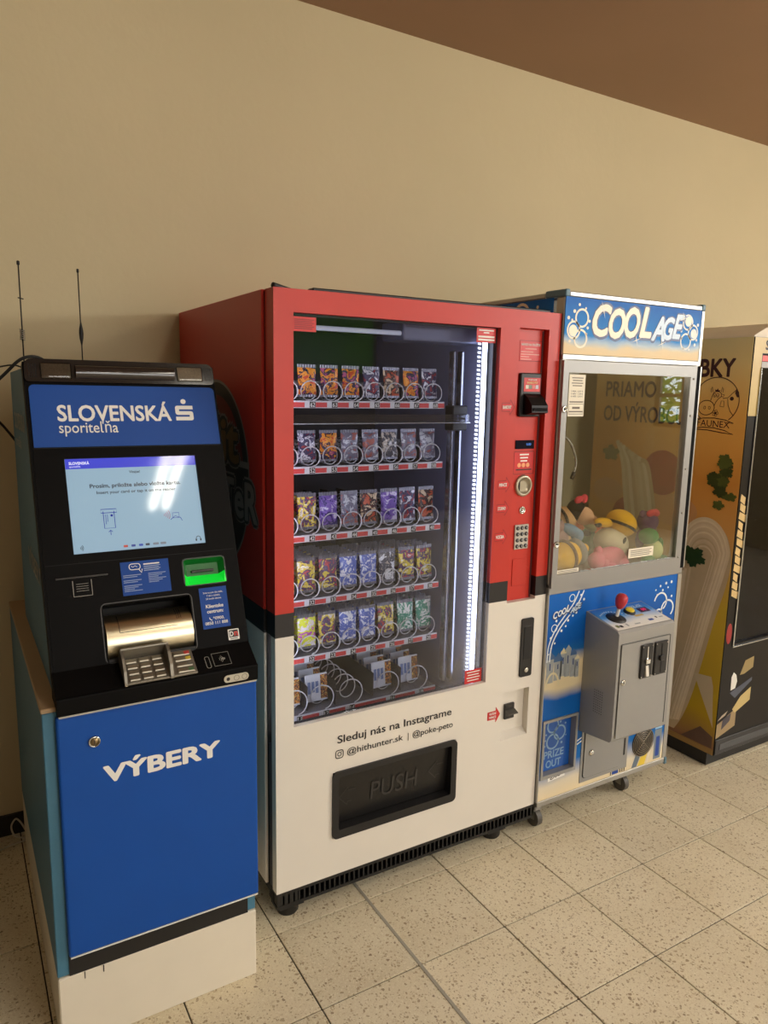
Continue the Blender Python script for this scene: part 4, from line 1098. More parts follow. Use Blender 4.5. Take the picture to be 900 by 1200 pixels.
for r, z in ROWS[:5]:
    kinds, deep = STOCK[r]
    for k in range(1, 9):
        kd = kinds[k - 1]
        for d in range(deep[k - 1]):
            if d == 0:
                lab_ = '%s foil pack, front of the %s column on the %s shelf' % (FOIL[kd][1], ORD[k], ROWNAME[r])
            else:
                lab_ = 'foil pack %s in line in the %s column of the %s shelf' % (ORD[d + 1], ORD[k], ROWNAME[r])
            pack(kd, CX(k) + random.uniform(-0.002, 0.002), TY + 0.004 + 0.030 * (d + 1), z + 0.0215, lab_, 'foil packs on the %s shelf' % ROWNAME[r], -0.05 - random.uniform(0, 0.04), random.uniform(-0.03, 0.03))
for p in proto: bpy.data.objects.remove(p)

# wide white card packets on the bottom shelf
M_CARD = mat('white_card', (214, 218, 226), 0.4, 0.1); M_CARDB = mat('card_blue_print', (110, 130, 176), 0.45, var=0.4, scale=150)
M_CARDO = foil_mat('card_orange_print', [(150, 60, 30), (230, 150, 50), (90, 40, 40), (236, 190, 90), (200, 84, 40)], 120, 0.45, 0.0)
z6 = ROWS[5][1] + 0.0205
def packet(x, y, label, group):
    t = thing('card_packet', (x, y, z6), label, 'card packet', group)
    t.rotation_euler = (-0.10, 0, random.uniform(-0.05, 0.05))
    o0 = Vector((x, y, z6))
    def bb(x0, x1, y0, y1, z0, z1, nm, m, bev=0.0):
        o = B().box(x + x0, x + x1, y + y0, y + y1, z6 + z0, z6 + z1, bev, 1).build(nm, m, t); return o
    c = bb(-0.038, 0.038, -0.002, 0.002, 0.0, 0.088, 'card', M_CARD, 0.0008)
    bb(0.014, 0.0375, -0.0026, -0.002, 0.006, 0.083, 'orange_panel', M_CARDO)
    for q in range(3): bb(-0.030 + q * 0.0135, -0.020 + q * 0.0135, -0.0026, -0.002, 0.026 + 0.004 * (q % 2), 0.064, 'printed_panel', M_CARDB)
for sl, x, n in (('leftmost', 0.112, 4), ('second filled', 0.208, 5), ('third filled', 0.447, 5), ('rightmost', 0.552, 4)):
    for d in range(n):
        packet(x, TY + 0.004 + (d + 1) * 0.050, 'white and orange card packet, %s in line in the %s bottom-shelf column' % (ORD[d + 1], sl), 'card packets on the bottom shelf')

# ============================================================ claw machine
CM = thing('claw_machine', (1.35, 0.38, 0.0), 'silver-framed claw machine with a blue bubble-print header and soft toys inside', 'claw machine')
M_ALU = mat('brushed_aluminium', (168, 166, 160), 0.36, 0.75, var=0.05, scale=14)
M_GREY = mat('grey_hammer_paint', (150, 149, 146), 0.42, 0.35, var=0.04, bump=0.06, bscale=350)
M_CAP = mat('blue_grey_cap', (92, 124, 140), 0.45)
M_HEAD = ramp_mat('bubble_header_print', 'Z', 1.70 , 1.88, [(0.0, (230, 204, 160)), (0.16, (226, 206, 170)), (0.26, (180, 200, 214)), (0.38, (20, 130, 206)), (1.0, (0, 96, 180))], 0.16, 7.0, 0.5)
M_LOWP = ramp_mat('castle_panel_print', 'Z', 0.11, 0.88, [(0.0, (226, 208, 170)), (0.07, (214, 204, 182)), (0.16, (10, 100, 174)), (0.50, (4, 86, 166)), (0.56, (210, 196, 160)), (0.66, (222, 204, 164)), (0.72, (26, 96, 158)), (0.78, (2, 80, 160)), (1.0, (4, 94, 182))], 0.035, 5.0, 0.42)
CX0, CX1, CY0, CY1 = 1.003, 1.704, -0.012, 0.76
PO = 0.030
# corner posts, rails
for x0, x1 in ((CX0, CX0 + PO), (CX1 - PO, CX1)):
    for y0, y1 in ((CY0 + 0.004, CY0 + 0.045), (CY1 - 0.04, CY1)):
        B().box(x0, x1, y0, y1, 0.92, 1.885, 0.004, 1).build('corner_post', M_ALU, CM)
for x in (CX0, CX1 - 0.016):
    B().box(x - 0.002, x + 0.018, CY0 - 0.002, 0.085 if x < 1.2 else 0.05, 1.884, 1.908, 0.005, 2).build('corner_cap', M_CAP, CM)
B().box(CX0 + 0.017, CX1 - 0.017, CY0, CY0 + 0.02, 1.885, 1.902, 0.003, 1).build('top_rail', M_ALU, CM)
B().box(CX0, CX0 + 0.02, 0.086, CY1, 1.885, 1.902, 0.003, 1).build('top_rail', M_ALU, CM)
B().box(CX1 - 0.02, CX1, 0.051, CY1, 1.885, 1.902, 0.003, 1).build('top_rail', M_ALU, CM)
B().box(CX0 + 0.02, CX1 - 0.02, CY0 + 0.021, CY1 - 0.002, 1.878, 1.890).build('roof', mat('roof_grey', (120, 118, 112), 0.6), CM)
# header boxes
hd = B().box(CX0 + 0.002, CX1 - 0.016, CY0 + 0.001, CY0 + 0.004, 1.703, 1.8845).build('header_panel', M_HEAD, CM)
B().box(CX1 - 0.0155, CX1, CY0, CY0 + 0.004, 1.70, 1.8845, 0.0015, 1).build('header_edge', M_ALU, CM)
B().box(CX0 + 0.0005, CX0 + 0.0035, 0.046, CY1 - 0.041, 1.703, 1.884).build('header_side', M_HEAD, CM)
B().box(CX1 - 0.0035, CX1 - 0.0005, 0.046, CY1 - 0.041, 1.703, 1.884).build('header_side', M_HEAD, CM)
B().box(CX0, CX1, CY0, CY0 + 0.04, 1.684, 1.7025, 0.002, 1).build('header_rail', M_ALU, CM)
FH = front(CY0 + 0.001)
M_PALE = mat('pale_cream_print', (240, 226, 200), 0.4); M_NAVY = mat('navy_print', (34, 58, 110), 0.4); M_LB = mat('pale_blue_print', (196, 214, 230), 0.4)
def graffiti(chars, fr, parent, m, navy, h, off):
    for s, x, z, wd, hk, sh in chars:
        text('letter_outline', s, fr, x - 0.004, z - 0.003, navy, parent, h=h * hk * 1.04, w=wd + 0.012, bold=0.075, shear=sh, off=off)
        text('letter', s, fr, x, z, m, parent, h=h * hk, w=wd, bold=0.035, shear=sh, off=off + 0.0006)
graffiti([('C', 1.128, 1.770, 0.088, 1.0, 0.25), ('O', 1.205, 1.766, 0.080, 0.95, 0.2), ('O', 1.280, 1.772, 0.078, 0.98, 0.2), ('L', 1.358, 1.776, 0.062, 1.0, 0.25)], FH, hd, M_PALE, M_NAVY, 0.096, 0.0006)
graffiti([('A', 1.420, 1.768, 0.070, 0.86, 0.3), ('G', 1.478, 1.774, 0.062, 0.80, 0.3), ('E', 1.530, 1.780, 0.062, 0.88, 0.35)], FH, hd, M_LB, M_NAVY, 0.090, 0.0006)
def star(x, z, r, fr, parent, off=0.0022):
    pts = []
    for k in range(8):
        a = math.radians(45 * k + 20); rr = r if k % 2 == 0 else r * 0.10
        pts.append((x + rr * math.cos(a), z + rr * math.sin(a)))
    shape('sparkle', pts, fr, WHITE, parent, off)
for x, z, r in ((1.175, 1.852, 0.030), (1.345, 1.762, 0.026), (1.478, 1.756, 0.024), (1.588, 1.850, 0.026)): star(x, z, r, FH, hd)
def bubbles(lst, fr, parent, m, off=0.0006):
    for x, z, r in lst:
        if r > 0.012: stroke('bubble_ring', disc(x, z, r, seg=22), r * 0.24, fr, m, parent, off, closed=True)
        else: shape('bubble_dot', disc(x, z, r, seg=10), fr, m, parent, off)
bubbles([(1.080, 1.820, 0.028), (1.045, 1.780, 0.027), (1.078, 1.754, 0.028), (1.045, 1.840, 0.006), (1.066, 1.862, 0.005), (1.020, 1.818, 0.006), (1.095, 1.852, 0.004), (1.108, 1.790, 0.005), (1.030, 1.744, 0.005), (1.115, 1.812, 0.005), (1.036, 1.812, 0.004), (1.104, 1.770, 0.004)], FH, hd, M_PALE)
bubbles([(1.613, 1.838, 0.026), (1.645, 1.804, 0.026), (1.608, 1.770, 0.027), (1.670, 1.832, 0.006), (1.660, 1.760, 0.006), (1.630, 1.742, 0.004), (1.580, 1.806, 0.005), (1.585, 1.780, 0.004), (1.668, 1.778, 0.005), (1.574, 1.826, 0.004), (1.598, 1.742, 0.004)], FH, hd, WHITE)
shape('bubble_shine', disc(1.043, 1.778, 0.019), FH, M_PALE, hd, 0.0005); shape('bubble_shine', disc(1.616, 1.842, 0.018), FH, M_PALE, hd, 0.0005); shape('bubble_shine', disc(1.650, 1.800, 0.017), FH, WHITE, hd, 0.0005)
FHS = leftside(CX0 + 0.0005)
bubbles([(-0.20, 1.835, 0.040), (-0.15, 1.80, 0.035), (-0.27, 1.80, 0.03), (-0.12, 1.86, 0.006), (-0.25, 1.86, 0.006)], FHS, [o for o in CM.children if o.name.startswith('header_side')][0], M_PALE)

# glass door
GX0, GX1, GZ0, GZ1 = 1.028, 1.645, 0.957, 1.643
df = B().plate(CX0 + 0.001, CX1 - 0.026, 0.912, 1.682, [(GX0, GX1, GZ0, GZ1)], CY0 - 0.008, CY0 + 0.0035).build('glass_door_frame', M_GREY, CM)
B().box(CX1 - 0.0255, CX1 - 0.0065, CY0 - 0.0079, CY0 + 0.0035, 0.912, 1.682).build('hinge_gap', mat('gap_black2', (9, 9, 9), 0.7, spec=0.1), CM)
B().box(CX1 - 0.006, CX1, CY0 - 0.0075, CY0 + 0.0035, 0.912, 1.682).build('door_jamb', M_ALU, CM)
gm = glass_mat('cabinet_glass', (248, 250, 248), 0.25)
B().box(GX0 + 0.0005, GX1 - 0.0005, CY0 - 0.002, CY0 + 0.001, GZ0 + 0.0005, GZ1 - 0.0005).build('glass_pane', gm, CM)
B().box(CX1 - 0.012, CX1 - 0.009, 0.046, CY1 - 0.041, 0.93, 1.70).build('glass_pane', gm, CM)
B().box(CX0 + 0.009, CX0 + 0.012, 0.046, CY1 - 0.041, 0.93, 1.70).build('glass_pane', gm, CM)
B().box(CX0 + PO + .001, CX1 - PO - .001, CY1 - 0.018, CY1 - 0.015, 0.93, 1.70).build('glass_pane', gm, CM)
for z in (1.636, 1.50, 1.30, 1.13, 0.957):
    B().lathe([(0.0042, 0), (0.0042, 0.0015), (0.0, 0.003)], (1.661, CY0 - 0.008, z), (0, -1, 0), 10).build('screw', STEEL, df)
for x, z in ((1.0155, 1.523), (1.0155, 1.066)):
    B().lathe([(0.0115, 0), (0.0115, 0.004), (0.008, 0.006), (0.0075, 0.004), (0, 0.004)], (x, CY0 - 0.008, z), (0, -1, 0), 18).build('door_lock', CHROME, df)
    B().box(x - 0.0015, x + 0.006, CY0 - 0.0128, CY0 - 0.012, z - 0.002, z + 0.002).build('keyhole', BLACKP, df)
# paper notices on the glass
FGL = front(CY0 - 0.0021)
M_PAPER = mat('cream_paper', (232, 224, 204), 0.6)
nt_ = shape('price_notice', rect(1.037, 1.110, 1.499, 1.637), FGL, M_PAPER, CM, thick=0.0006)
FN = front(CY0 - 0.0027)
for k in range(4): shape('print_line', rect(1.048 + 0.004 * (k % 2), 1.100 - 0.004 * (k % 2), 1.6245 - k * 0.0085, 1.6275 - k * 0.0085), FN, mat('faint_ink', (110, 100, 90), 0.6), nt_, 0.0004)
for k, s in enumerate(('1 HRA - 0,50 €', '3 HRY - 1,00 €', '6 HIER - 2,00 €')): text('lettering', s, FN, 1.0735, 1.580 - k * 0.0085, BLACKP, nt_, h=0.0048, w=0.054, align='C', off=0.0004)
for z in (1.545, 1.513): shape('print_line', rect(1.042, 1.105, z, z + 0.004), FN, MATS['faint_ink'], nt_, 0.0004)
stroke('print_frame', rect(1.041, 1.106, 1.507, 1.540), 0.002, FN, MATS['faint_ink'], nt_, 0.0004, closed=True)
shape('print_line', rect(1.056, 1.091, 1.524, 1.531), FN, MATS['faint_ink'], nt_, 0.0004)
n2 = shape('glass_label', rect(1.385, 1.520, 0.978, 1.014), FGL, M_PAPER, CM, thick=0.0006)
for k in range(4): shape('print_line', rect(1.395, 1.510 - 0.01 * (k % 2), 1.004 - k * 0.0065, 1.0065 - k * 0.0065), FN, MATS['faint_ink'], n2, 0.0004)
n3 = shape('glass_label', rect(1.030, 1.135, 0.9585, 0.972), FGL, M_PAPER, CM, thick=0.0006)
for k in range(2): shape('print_line', rect(1.036, 1.128, 0.966 - k * 0.0045, 0.968 - k * 0.0045), FN, MATS['faint_ink'], n3, 0.0004)

# lower body
B().box(CX0, CX1, CY0, CY0 + 0.04, 0.886, 0.9115, 0.002, 1).build('middle_rail', M_GREY, CM)
B().box(CX0, CX1, 0.0285, CY1, 0.886, 0.928).build('toy_floor', mat('toy_floor_paint', (150, 120, 100), 0.6), CM)
B().box(CX0 + 0.0005, CX0 + 0.02, CY0 + 0.022, CY1, 0.11, 0.8855).build('side_panel', M_LOWP, CM)
B().box(CX1 - 0.02, CX1 - 0.0005, CY0 + 0.022, CY1, 0.11, 0.8855).build('side_panel', M_LOWP, CM)
B().box(CX0 + 0.0205, CX1 - 0.0205, CY1 - 0.02, CY1, 0.11, 0.8855).build('back_panel', M_GREY, CM)
B().box(CX0, CX1, CY0 - 0.002, CY1, 0.088, 0.1095, 0.002, 1).build('bottom_rail', M_ALU, CM)
for x0, x1 in ((CX0, CX0 + 0.004), (CX1 - 0.022, CX1)):
    B().box(x0, x1, CY0, CY0 + 0.021, 0.110, 0.8855).build('edge_strip', M_ALU, CM)
PR = (1.020, 1.176, 0.203, 0.412)
fp_ = B().plate(CX0 + 0.0045, CX1 - 0.0225, 0.110, 0.8855, [PR], CY0 + 0.002, CY0 + 0.021).build('front_panel', M_LOWP, CM)
FL = front(CY0 + 0.002)
B().box(CX1 - 0.012, CX1 + 0.004, CY0 - 0.006, CY0 + 0.03, 0.082, 0.112, 0.004, 1).build('corner_cap', M_CAP, CM)
# drawn tracks, bubbles, castle on the panel
M_LINE = mat('pale_line_print', (222, 228, 232), 0.4)
for dx, wd in ((0.0, 0.0055), (0.024, 0.0055)):
    pts = [(p.x, p.y) for p in spline([(1.014 + dx * 0.5, 0.640), (1.018 + dx * 0.6, 0.700), (1.045 + dx * 0.8, 0.755), (1.085 + dx, 0.800), (1.125 + dx, 0.840), (1.150 + dx, 0.884)], 6)]
    stroke('track_line', pts, wd, FL, M_LINE, fp_)
bubbles([(1.118, 0.862, 0.013), (1.150, 0.828, 0.013), (1.020, 0.668, 0.004), (1.026, 0.728, 0.005), (1.048, 0.788, 0.005), (1.098, 0.826, 0.005), (1.075, 0.748, 0.005), (1.104, 0.782, 0.005), (1.142, 0.806, 0.005), (1.176, 0.850, 0.005), (1.046, 0.706, 0.004), (1.030, 0.690, 0.004), (1.126, 0.796, 0.004), (1.160, 0.868, 0.004), (1.094, 0.762, 0.004), (1.040, 0.762, 0.013)], FL, fp_, M_LINE)
graffiti([('C', 1.030, 0.798, 0.022, 1, 0.3), ('O', 1.052, 0.803, 0.020, 0.9, 0.3), ('O', 1.071, 0.809, 0.019, 0.9, 0.3), ('L', 1.090, 0.815, 0.016, 1, 0.3)], FL, fp_, M_LINE, M_NAVY, 0.024, 0.0012)
graffiti([('A', 1.110, 0.808, 0.020, 0.9, 0.3), ('G', 1.129, 0.814, 0.018, 0.9, 0.3), ('E', 1.146, 0.820, 0.016, 0.9, 0.3)], FL, fp_, M_LB, M_NAVY, 0.022, 0.0016)
bubbles([(1.585, 0.848, 0.005), (1.600, 0.830, 0.005), (1.617, 0.856, 0.006), (1.630, 0.838, 0.004), (1.648, 0.858, 0.006), (1.655, 0.800, 0.005), (1.570, 0.815, 0.004), (1.560, 0.835, 0.004)], FL, fp_, M_LINE)
for x, z, r, a0, a1 in ((1.592, 0.785, 0.035, -60, 170), (1.635, 0.752, 0.034, -50, 200), (1.585, 0.735, 0.02, 0, 359)):
    stroke('bubble_ring', arc(x, z, r, a0, a1, 20), 0.007, FL, M_LINE, fp_)
M_TW = mat('castle_stone_print', (150, 156, 158), 0.4, var=0.2, scale=60); M_TB = mat('castle_roof_print', (70, 100, 140), 0.4); M_TS = mat('castle_sand_print', (206, 196, 160), 0.4)
for x, z, wd, hh, dome in ((1.030, 0.590, 0.034, 0.058, M_TB), (1.068, 0.595, 0.036, 0.040, M_TB), (1.092, 0.605, 0.024, 0.055, M_TS), (1.115, 0.600, 0.026, 0.066, M_TW), (1.142, 0.595, 0.026, 0.052, M_TB), (1.162, 0.590, 0.020, 0.038, M_TS)):
    shape('castle_tower', rect(x - wd / 2, x + wd / 2, z - 0.03, z + hh), FL, M_TW, fp_, 0.0005)
    shape('castle_dome', [(x - wd * 0.62, z + hh), (x + wd * 0.62, z + hh), (x + wd * 0.56, z + hh + wd * 0.35), (x + wd * 0.25, z + hh + wd * 0.6), (x, z + hh + wd * 0.95), (x - wd * 0.25, z + hh + wd * 0.6), (x - wd * 0.56, z + hh + wd * 0.35)], FL, dome, fp_, 0.0007)
    stroke('castle_window', [(x, z + hh * 0.3), (x, z + hh * 0.75)], 0.005, FL, M_NAVY, fp_, 0.0008)
stroke('castle_arch', arc(1.045, 0.545, 0.030, 0, 180, 14, 0.05), 0.008, FL, M_TS, fp_, 0.001)
for z in (0.286, 0.300):
    stroke('track_line', [(1.178, z), (1.215, z + 0.014)], 0.005, FL, M_LINE, fp_)
# prize hatch
pm = B().plate(PR[0] - 0.008, PR[1] + 0.008, PR[2] - 0.010, PR[3] + 0.008, [(PR[0] + 0.002, PR[1] - 0.002, PR[2] + 0.004, PR[3] - 0.002)], CY0 - 0.003, CY0 + 0.03).build('hatch_frame', M_GREY, CM)
B().box(PR[0] + 0.003, PR[1] - 0.003, CY0 + 0.0225, CY0 + 0.026, PR[2] + 0.005, PR[3] - 0.003).build('prize_hatch', mat('hatch_blue', (22, 84, 166), 0.3), CM)
ph = [o for o in CM.children if o.name.startswith('prize_hatch')][0]
FPH = front(CY0 + 0.0225)
M_HL = mat('hatch_line_print', (130, 164, 196), 0.4)
bubbles([(1.083, 0.380, 0.026), (1.118, 0.347, 0.027), (1.085, 0.318, 0.028), (1.052, 0.350, 0.004), (1.048, 0.328, 0.004), (1.130, 0.305, 0.005), (1.145, 0.378, 0.004), (1.046, 0.306, 0.005), (1.120, 0.388, 0.004), (1.150, 0.330, 0.003)], FPH, ph, M_HL)
text('lettering', 'PRIZE', FPH, 1.094, 0.256, M_HL, ph, h=0.028, w=0.098, align='C', bold=0.02)
text('lettering', 'OUT', FPH, 1.094, 0.218, M_HL, ph, h=0.028, w=0.074, align='C', bold=0.02)
sg = shape('hatch_label', [(1.052, 0.176), (1.135, 0.182), (1.135, 0.202), (1.052, 0.196)], front(CY0 + 0.0015), WHITE, CM, thick=0.0005)
stroke('handwriting', [(p.x, p.y) for p in spline([(1.072, 0.190), (1.064, 0.186), (1.068, 0.182), (1.080, 0.187), (1.086, 0.193), (1.090, 0.186), (1.098, 0.191), (1.106, 0.188), (1.114, 0.193)], 5)], 0.003, front(CY0 + 0.001), BLACKP, sg, 0.0004)
# service door and plate
pl = B().box(1.212, 1.468, CY0 - 0.001, CY0 + 0.0019, 0.128, 0.345, 0.001, 1).build('service_plate', M_GREY, CM)
sd = B().prism(rect(1.226, 1.430, 0.146, 0.335, 0.014, 4), CY0 - 0.0045, CY0 - 0.001, 'Y').build('service_door', M_GREY, CM)
stroke('door_gap', rect(1.2245, 1.4315, 0.1445, 0.3365, 0.014), 0.0022, front(CY0 - 0.001), BLACKP, pl, closed=True)
B().lathe([(0.0115, 0), (0.0115, 0.004), (0.008, 0.006), (0, 0.005)], (1.262, CY0 - 0.0045, 0.243), (0, -1, 0), 18).build('door_lock', CHROME, sd)
B().box(1.444, 1.452, CY0 - 0.002, CY0 + 0.001, 0.185, 0.255).build('plate_slot', BLACKP, pl)
# speaker grille: rings and a cross over a dark disc
gx_, gz_ = 1.556, 0.212
sg_ = B().lathe([(0.060, 0.0), (0.060, 0.002), (0.0, 0.002)], (gx_, CY0 + 0.002, gz_), (0, -1, 0), 32).build('speaker', mat('speaker_dark', (58, 54, 50), 0.5), CM)
M_GW = mat('grille_wire', (150, 140, 122), 0.4, 0.6)
for k in range(7):
    rr = 0.008 + k * 0.0085
    B().tube([(gx_ + rr * math.cos(t * math.pi / 14), CY0 - 0.003, gz_ + rr * math.sin(t * math.pi / 14)) for t in range(28)], 0.0012, 5, True).build('grille_ring', M_GW, sg_)
for a in (45, 135):
    c, s = math.cos(math.radians(a)) * 0.06, math.sin(math.radians(a)) * 0.06
    B().tube([(gx_ - c, CY0 - 0.003, gz_ - s), (gx_ + c, CY0 - 0.003, gz_ + s)], 0.0014, 5).build('grille_bar', M_GW, sg_)
# printed shapes low on the right
shape('floor_print', [(1.500, 0.112), (1.530, 0.112), (1.552, 0.165), (1.530, 0.185)], FL, mat('print_grey_blue', (96, 110, 124), 0.4), fp_)
shape('floor_print', [(1.535, 0.112), (1.575, 0.112), (1.600, 0.185), (1.560, 0.165)], FL, mat('print_yellow', (226, 196, 60), 0.4), fp_)
shape('floor_print', [(1.585, 0.112), (1.596, 0.112), (1.612, 0.19), (1.603, 0.19)], FL, mat('print_cream', (228, 216, 190), 0.4), fp_)
shape('floor_print', rect(1.626, 1.668, 0.118, 0.245), FL, mat('print_panel_grey', (120, 132, 140), 0.4), fp_)
shape('floor_print', rect(1.636, 1.658, 0.130, 0.215, 0.004, 2), FL, mat('print_deep_blue', (20, 66, 150), 0.4), fp_, 0.001)
shape('floor_print', rect(1.626, 1.668, 0.248, 0.285), FL, mat('print_sky', (150, 190, 220), 0.4), fp_)
shape('floor_print', rect(1.390, 1.425, 0.114, 0.127), FL, MATS['print_deep_blue'], fp_, 0.001)
for x in (1.380, 1.432, 1.444, 1.456): shape('floor_print', rect(x, x + 0.005, 0.113, 0.128), FL, BLACKP, fp_, 0.001)

# casters
for x, y in ((1.025, 0.02), (1.50, 0.035), (1.025, 0.70), (1.66, 0.70)):
    c = B().box(x - 0.016, x + 0.016, y - 0.02, y + 0.02, 0.066, 0.088, 0.003, 1).build('caster_fork', M_GREY, CM)
    B().box(x - 0.016, x - 0.012, y - 0.014, y + 0.014, 0.03, 0.07).box(x + 0.012, x + 0.016, y - 0.014, y + 0.014, 0.03, 0.07).build('caster_cheek', STEEL, CM)
    B().cyl((x - 0.011, y, 0.033), (x + 0.011, y, 0.033), 0.033, seg=24).build('wheel', mat('caster_wheel', (84, 80, 74), 0.5), CM)

# control box
BX0, BX1, BY = 1.192, 1.480, -0.166
prof = [(CY0 + 0.0019, 0.803), (BY + 0.008, 0.770), (BY, 0.762), (BY, 0.372), (BY + 0.010, 0.362), (CY0 + 0.0019, 0.346)]
bx = B().prism(prof, BX0, BX1, 'X').build('control_box', M_GREY, CM)
tu = Vector((0, (CY0 + 0.0019) - (BY + 0.008), 0.033)); TL = tu.length; tu.normalize()
FT2 = Frame((0, BY + 0.008, 0.770), (1, 0, 0), tu)
MT = Matrix(((1, 0, 0, 0), (0, tu.y, FT2.n.y, BY + 0.008), (0, tu.z, FT2.n.z, 0.770), (0, 0, 0, 1)))
m_ct = ramp_mat('control_top_print', 'Y', -0.56, -0.38, [(0.0, (236, 228, 212)), (0.35, (226, 226, 224)), (0.62, (70, 140, 206)), (1.0, (24, 92, 178))], 0.10, 8.0, 0.3)
tp = B(MT).box(BX0 + 0.008, BX1 - 0.006, 0.006, TL - 0.006, 0.0002, 0.0014).build('control_top', m_ct, CM)
FTP = Frame(Vector((0, BY + 0.008, 0.770)) + FT2.n * 0.0014, (1, 0, 0), tu)
bubbles([(1.216 + 0.011 * k, 0.106 + 0.020 * math.sin(k * 0.35) - 0.0012 * k, 0.0035) for k in range(12)], FTP, tp, M_LB)
text('lettering', 'COOL AGE', FTP, 1.372, 0.112, M_LB, tp, h=0.016, w=0.072, bold=0.03, shear=0.2, slope=0.05)
for x0_, x1_, b0_, b1_, m_ in ((1.350, 1.395, 0.060, 0.072, mat('print_gold', (196, 168, 96), 0.4)), (1.380, 1.405, 0.022, 0.034, MATS['print_deep_blue']), (1.212, 1.226, 0.018, 0.034, mat('print_olive', (110, 118, 60), 0.4)), (1.228, 1.242, 0.016, 0.030, BLACKP), (1.262, 1.270, 0.016, 0.034, M_TW), (1.300, 1.330, 0.018, 0.024, M_TW), (1.424, 1.432, 0.030, 0.042, BLACKP), (1.440, 1.462, 0.030, 0.036, M_TW)):
    shape('top_mark', rect(x0_, x1_, b0_, b1_, 0.003, 2), FTP, m_, tp)
# joystick
jb = MT @ Vector((1.262, 0.074, 0.0014)); jn = FT2.n
js = B().lathe([(0.036, 0.0), (0.036, 0.002), (0.020, 0.006), (0.012, 0.010), (0.0, 0.010)], jb, jn, 28).build('joystick_base', BLACK_PLASTIC, CM)
jd = (jn + Vector((0.06, 0.02, 0))).normalized()
B().cyl(jb + jd * 0.006, jb + jd * 0.050, 0.0065, seg=14).build('stick', mat('stick_white', (214, 208, 198), 0.35), js)
B().lathe([(0.008, 0.040), (0.014, 0.046), (0.0185, 0.058), (0.0215, 0.074), (0.020, 0.086), (0.013, 0.094), (0.0, 0.097)], jb, jd, 24).build('knob', mat('knob_red', (176, 40, 52), 0.35), js)
bb_ = MT @ Vector((1.352, 0.094, 0.0014))
pb = B().lathe([(0.0215, 0.0), (0.0215, 0.006), (0.018, 0.009), (0.0, 0.009)], bb_, jn, 24).build('push_button', BLACK_PLASTIC, CM)
B().lathe([(0.0165, 0.008), (0.0165, 0.013), (0.012, 0.016), (0.0, 0.016)], bb_, jn, 24).build('button_cap', mat('button_yellow', (224, 196, 40), 0.35), pb)
ds = B(MT).box(1.400, 1.450, 0.078, 0.108, 0.0014, 0.0028, 0.0006, 1).build('counter_display', mat('display_maroon', (70, 14, 30), 0.2), CM)
text('digits', '00', Frame(Vector((0, BY + 0.008, 0.770)) + FT2.n * 0.0028, (1, 0, 0), tu), 1.414, 0.086, mat('digits_red', (230, 40, 90), 0.4, emit=0.5), ds, h=0.014, w=0.022, bold=0.01)
# coin door with two coin slots
FB = front(BY)
cdz = B().prism(rect(1.207, 1.455, 0.380, 0.722), BY - 0.004, BY, 'Y').build('coin_door', M_GREY, CM)
stroke('door_gap', rect(1.2055, 1.4565, 0.3785, 0.7235), 0.0024, FB, BLACKP, bx, closed=True)
B().box(1.458, 1.461, BY - 0.003, BY, 0.385, 0.722).build('door_hinge', mat('hinge_dark', (40, 40, 40), 0.4), bx)
B().lathe([(0.0105, 0), (0.0105, 0.004), (0.007, 0.006), (0.0, 0.005)], (1.222, BY - 0.004, 0.585), (0, -1, 0), 18).build('door_lock', CHROME, cdz)
B().box(1.2195, 1.2245, BY - 0.0100, BY - 0.009, 0.581, 0.589).build('keyhole', BLACKP, cdz)
for x0_, x1_ in ((1.302, 1.361), (1.373, 1.440)):
    c = B().box(x0_, x1_, BY - 0.012, BY - 0.004, 0.583, 0.708, 0.003, 1).build('coin_mechanism', BLACK_PLASTIC, CM)
    xm = (x0_ + x1_) / 2
    B().box(xm - 0.002, xm + 0.002, BY - 0.0135, BY - 0.0118, 0.655, 0.700).build('coin_slit', mat('slit_deep', (3, 3, 3), 0.7) if x0_ > 1.35 else CHROME, c)
    B().box(xm - 0.012, xm + 0.010, BY - 0.020, BY - 0.0118, 0.638, 0.656, 0.002, 1).build('reject_button', CHROME if x0_ < 1.35 else mat('reject_black', (30, 30, 31), 0.3), c)
    if x0_ < 1.35: B().prism([(BY - 0.012, 0.588), (BY - 0.020, 0.592), (BY - 0.014, 0.630), (BY - 0.012, 0.630)], xm - 0.007, xm + 0.007, 'X').build('return_cup', mat('cup_white', (220, 216, 206), 0.4), c)
    else: B().box(xm - 0.003, xm + 0.003, BY - 0.0128, BY - 0.0118, 0.592, 0.632).build('return_slit', MATS['slit_deep'], c)
    for sx_ in (x0_ + 0.005, x1_ - 0.005):
        for sz_ in (0.590, 0.701): B().lathe([(0.0025, 0), (0.0025, 0.001), (0, 0.0015)], (sx_, BY - 0.012, sz_), (0, -1, 0), 8).build('screw', STEEL, c)
# small vent holes on the box side
vh = B()
for i in range(5):
    for j in range(10): vh.cyl((BX0 - 0.0006, -0.075 - i * 0.009, 0.53 - j * 0.009), (BX0 + 0.001, -0.075 - i * 0.009, 0.53 - j * 0.009), 0.002, seg=6)
o = vh.build('vent_hole_field', mat('vent_dark', (70, 68, 66), 0.6), bx); o['kind'] = 'stuff'

# lamp under the cabinet roof
B().cyl((CX0 + 0.12, 0.10, 1.690), (CX1 - 0.12, 0.10, 1.690), 0.011, seg=12).build('cabinet_lamp', mat('cabinet_tube', (255, 246, 226), 0.4, emit=24.0, ecol=(255, 240, 214)), CM)

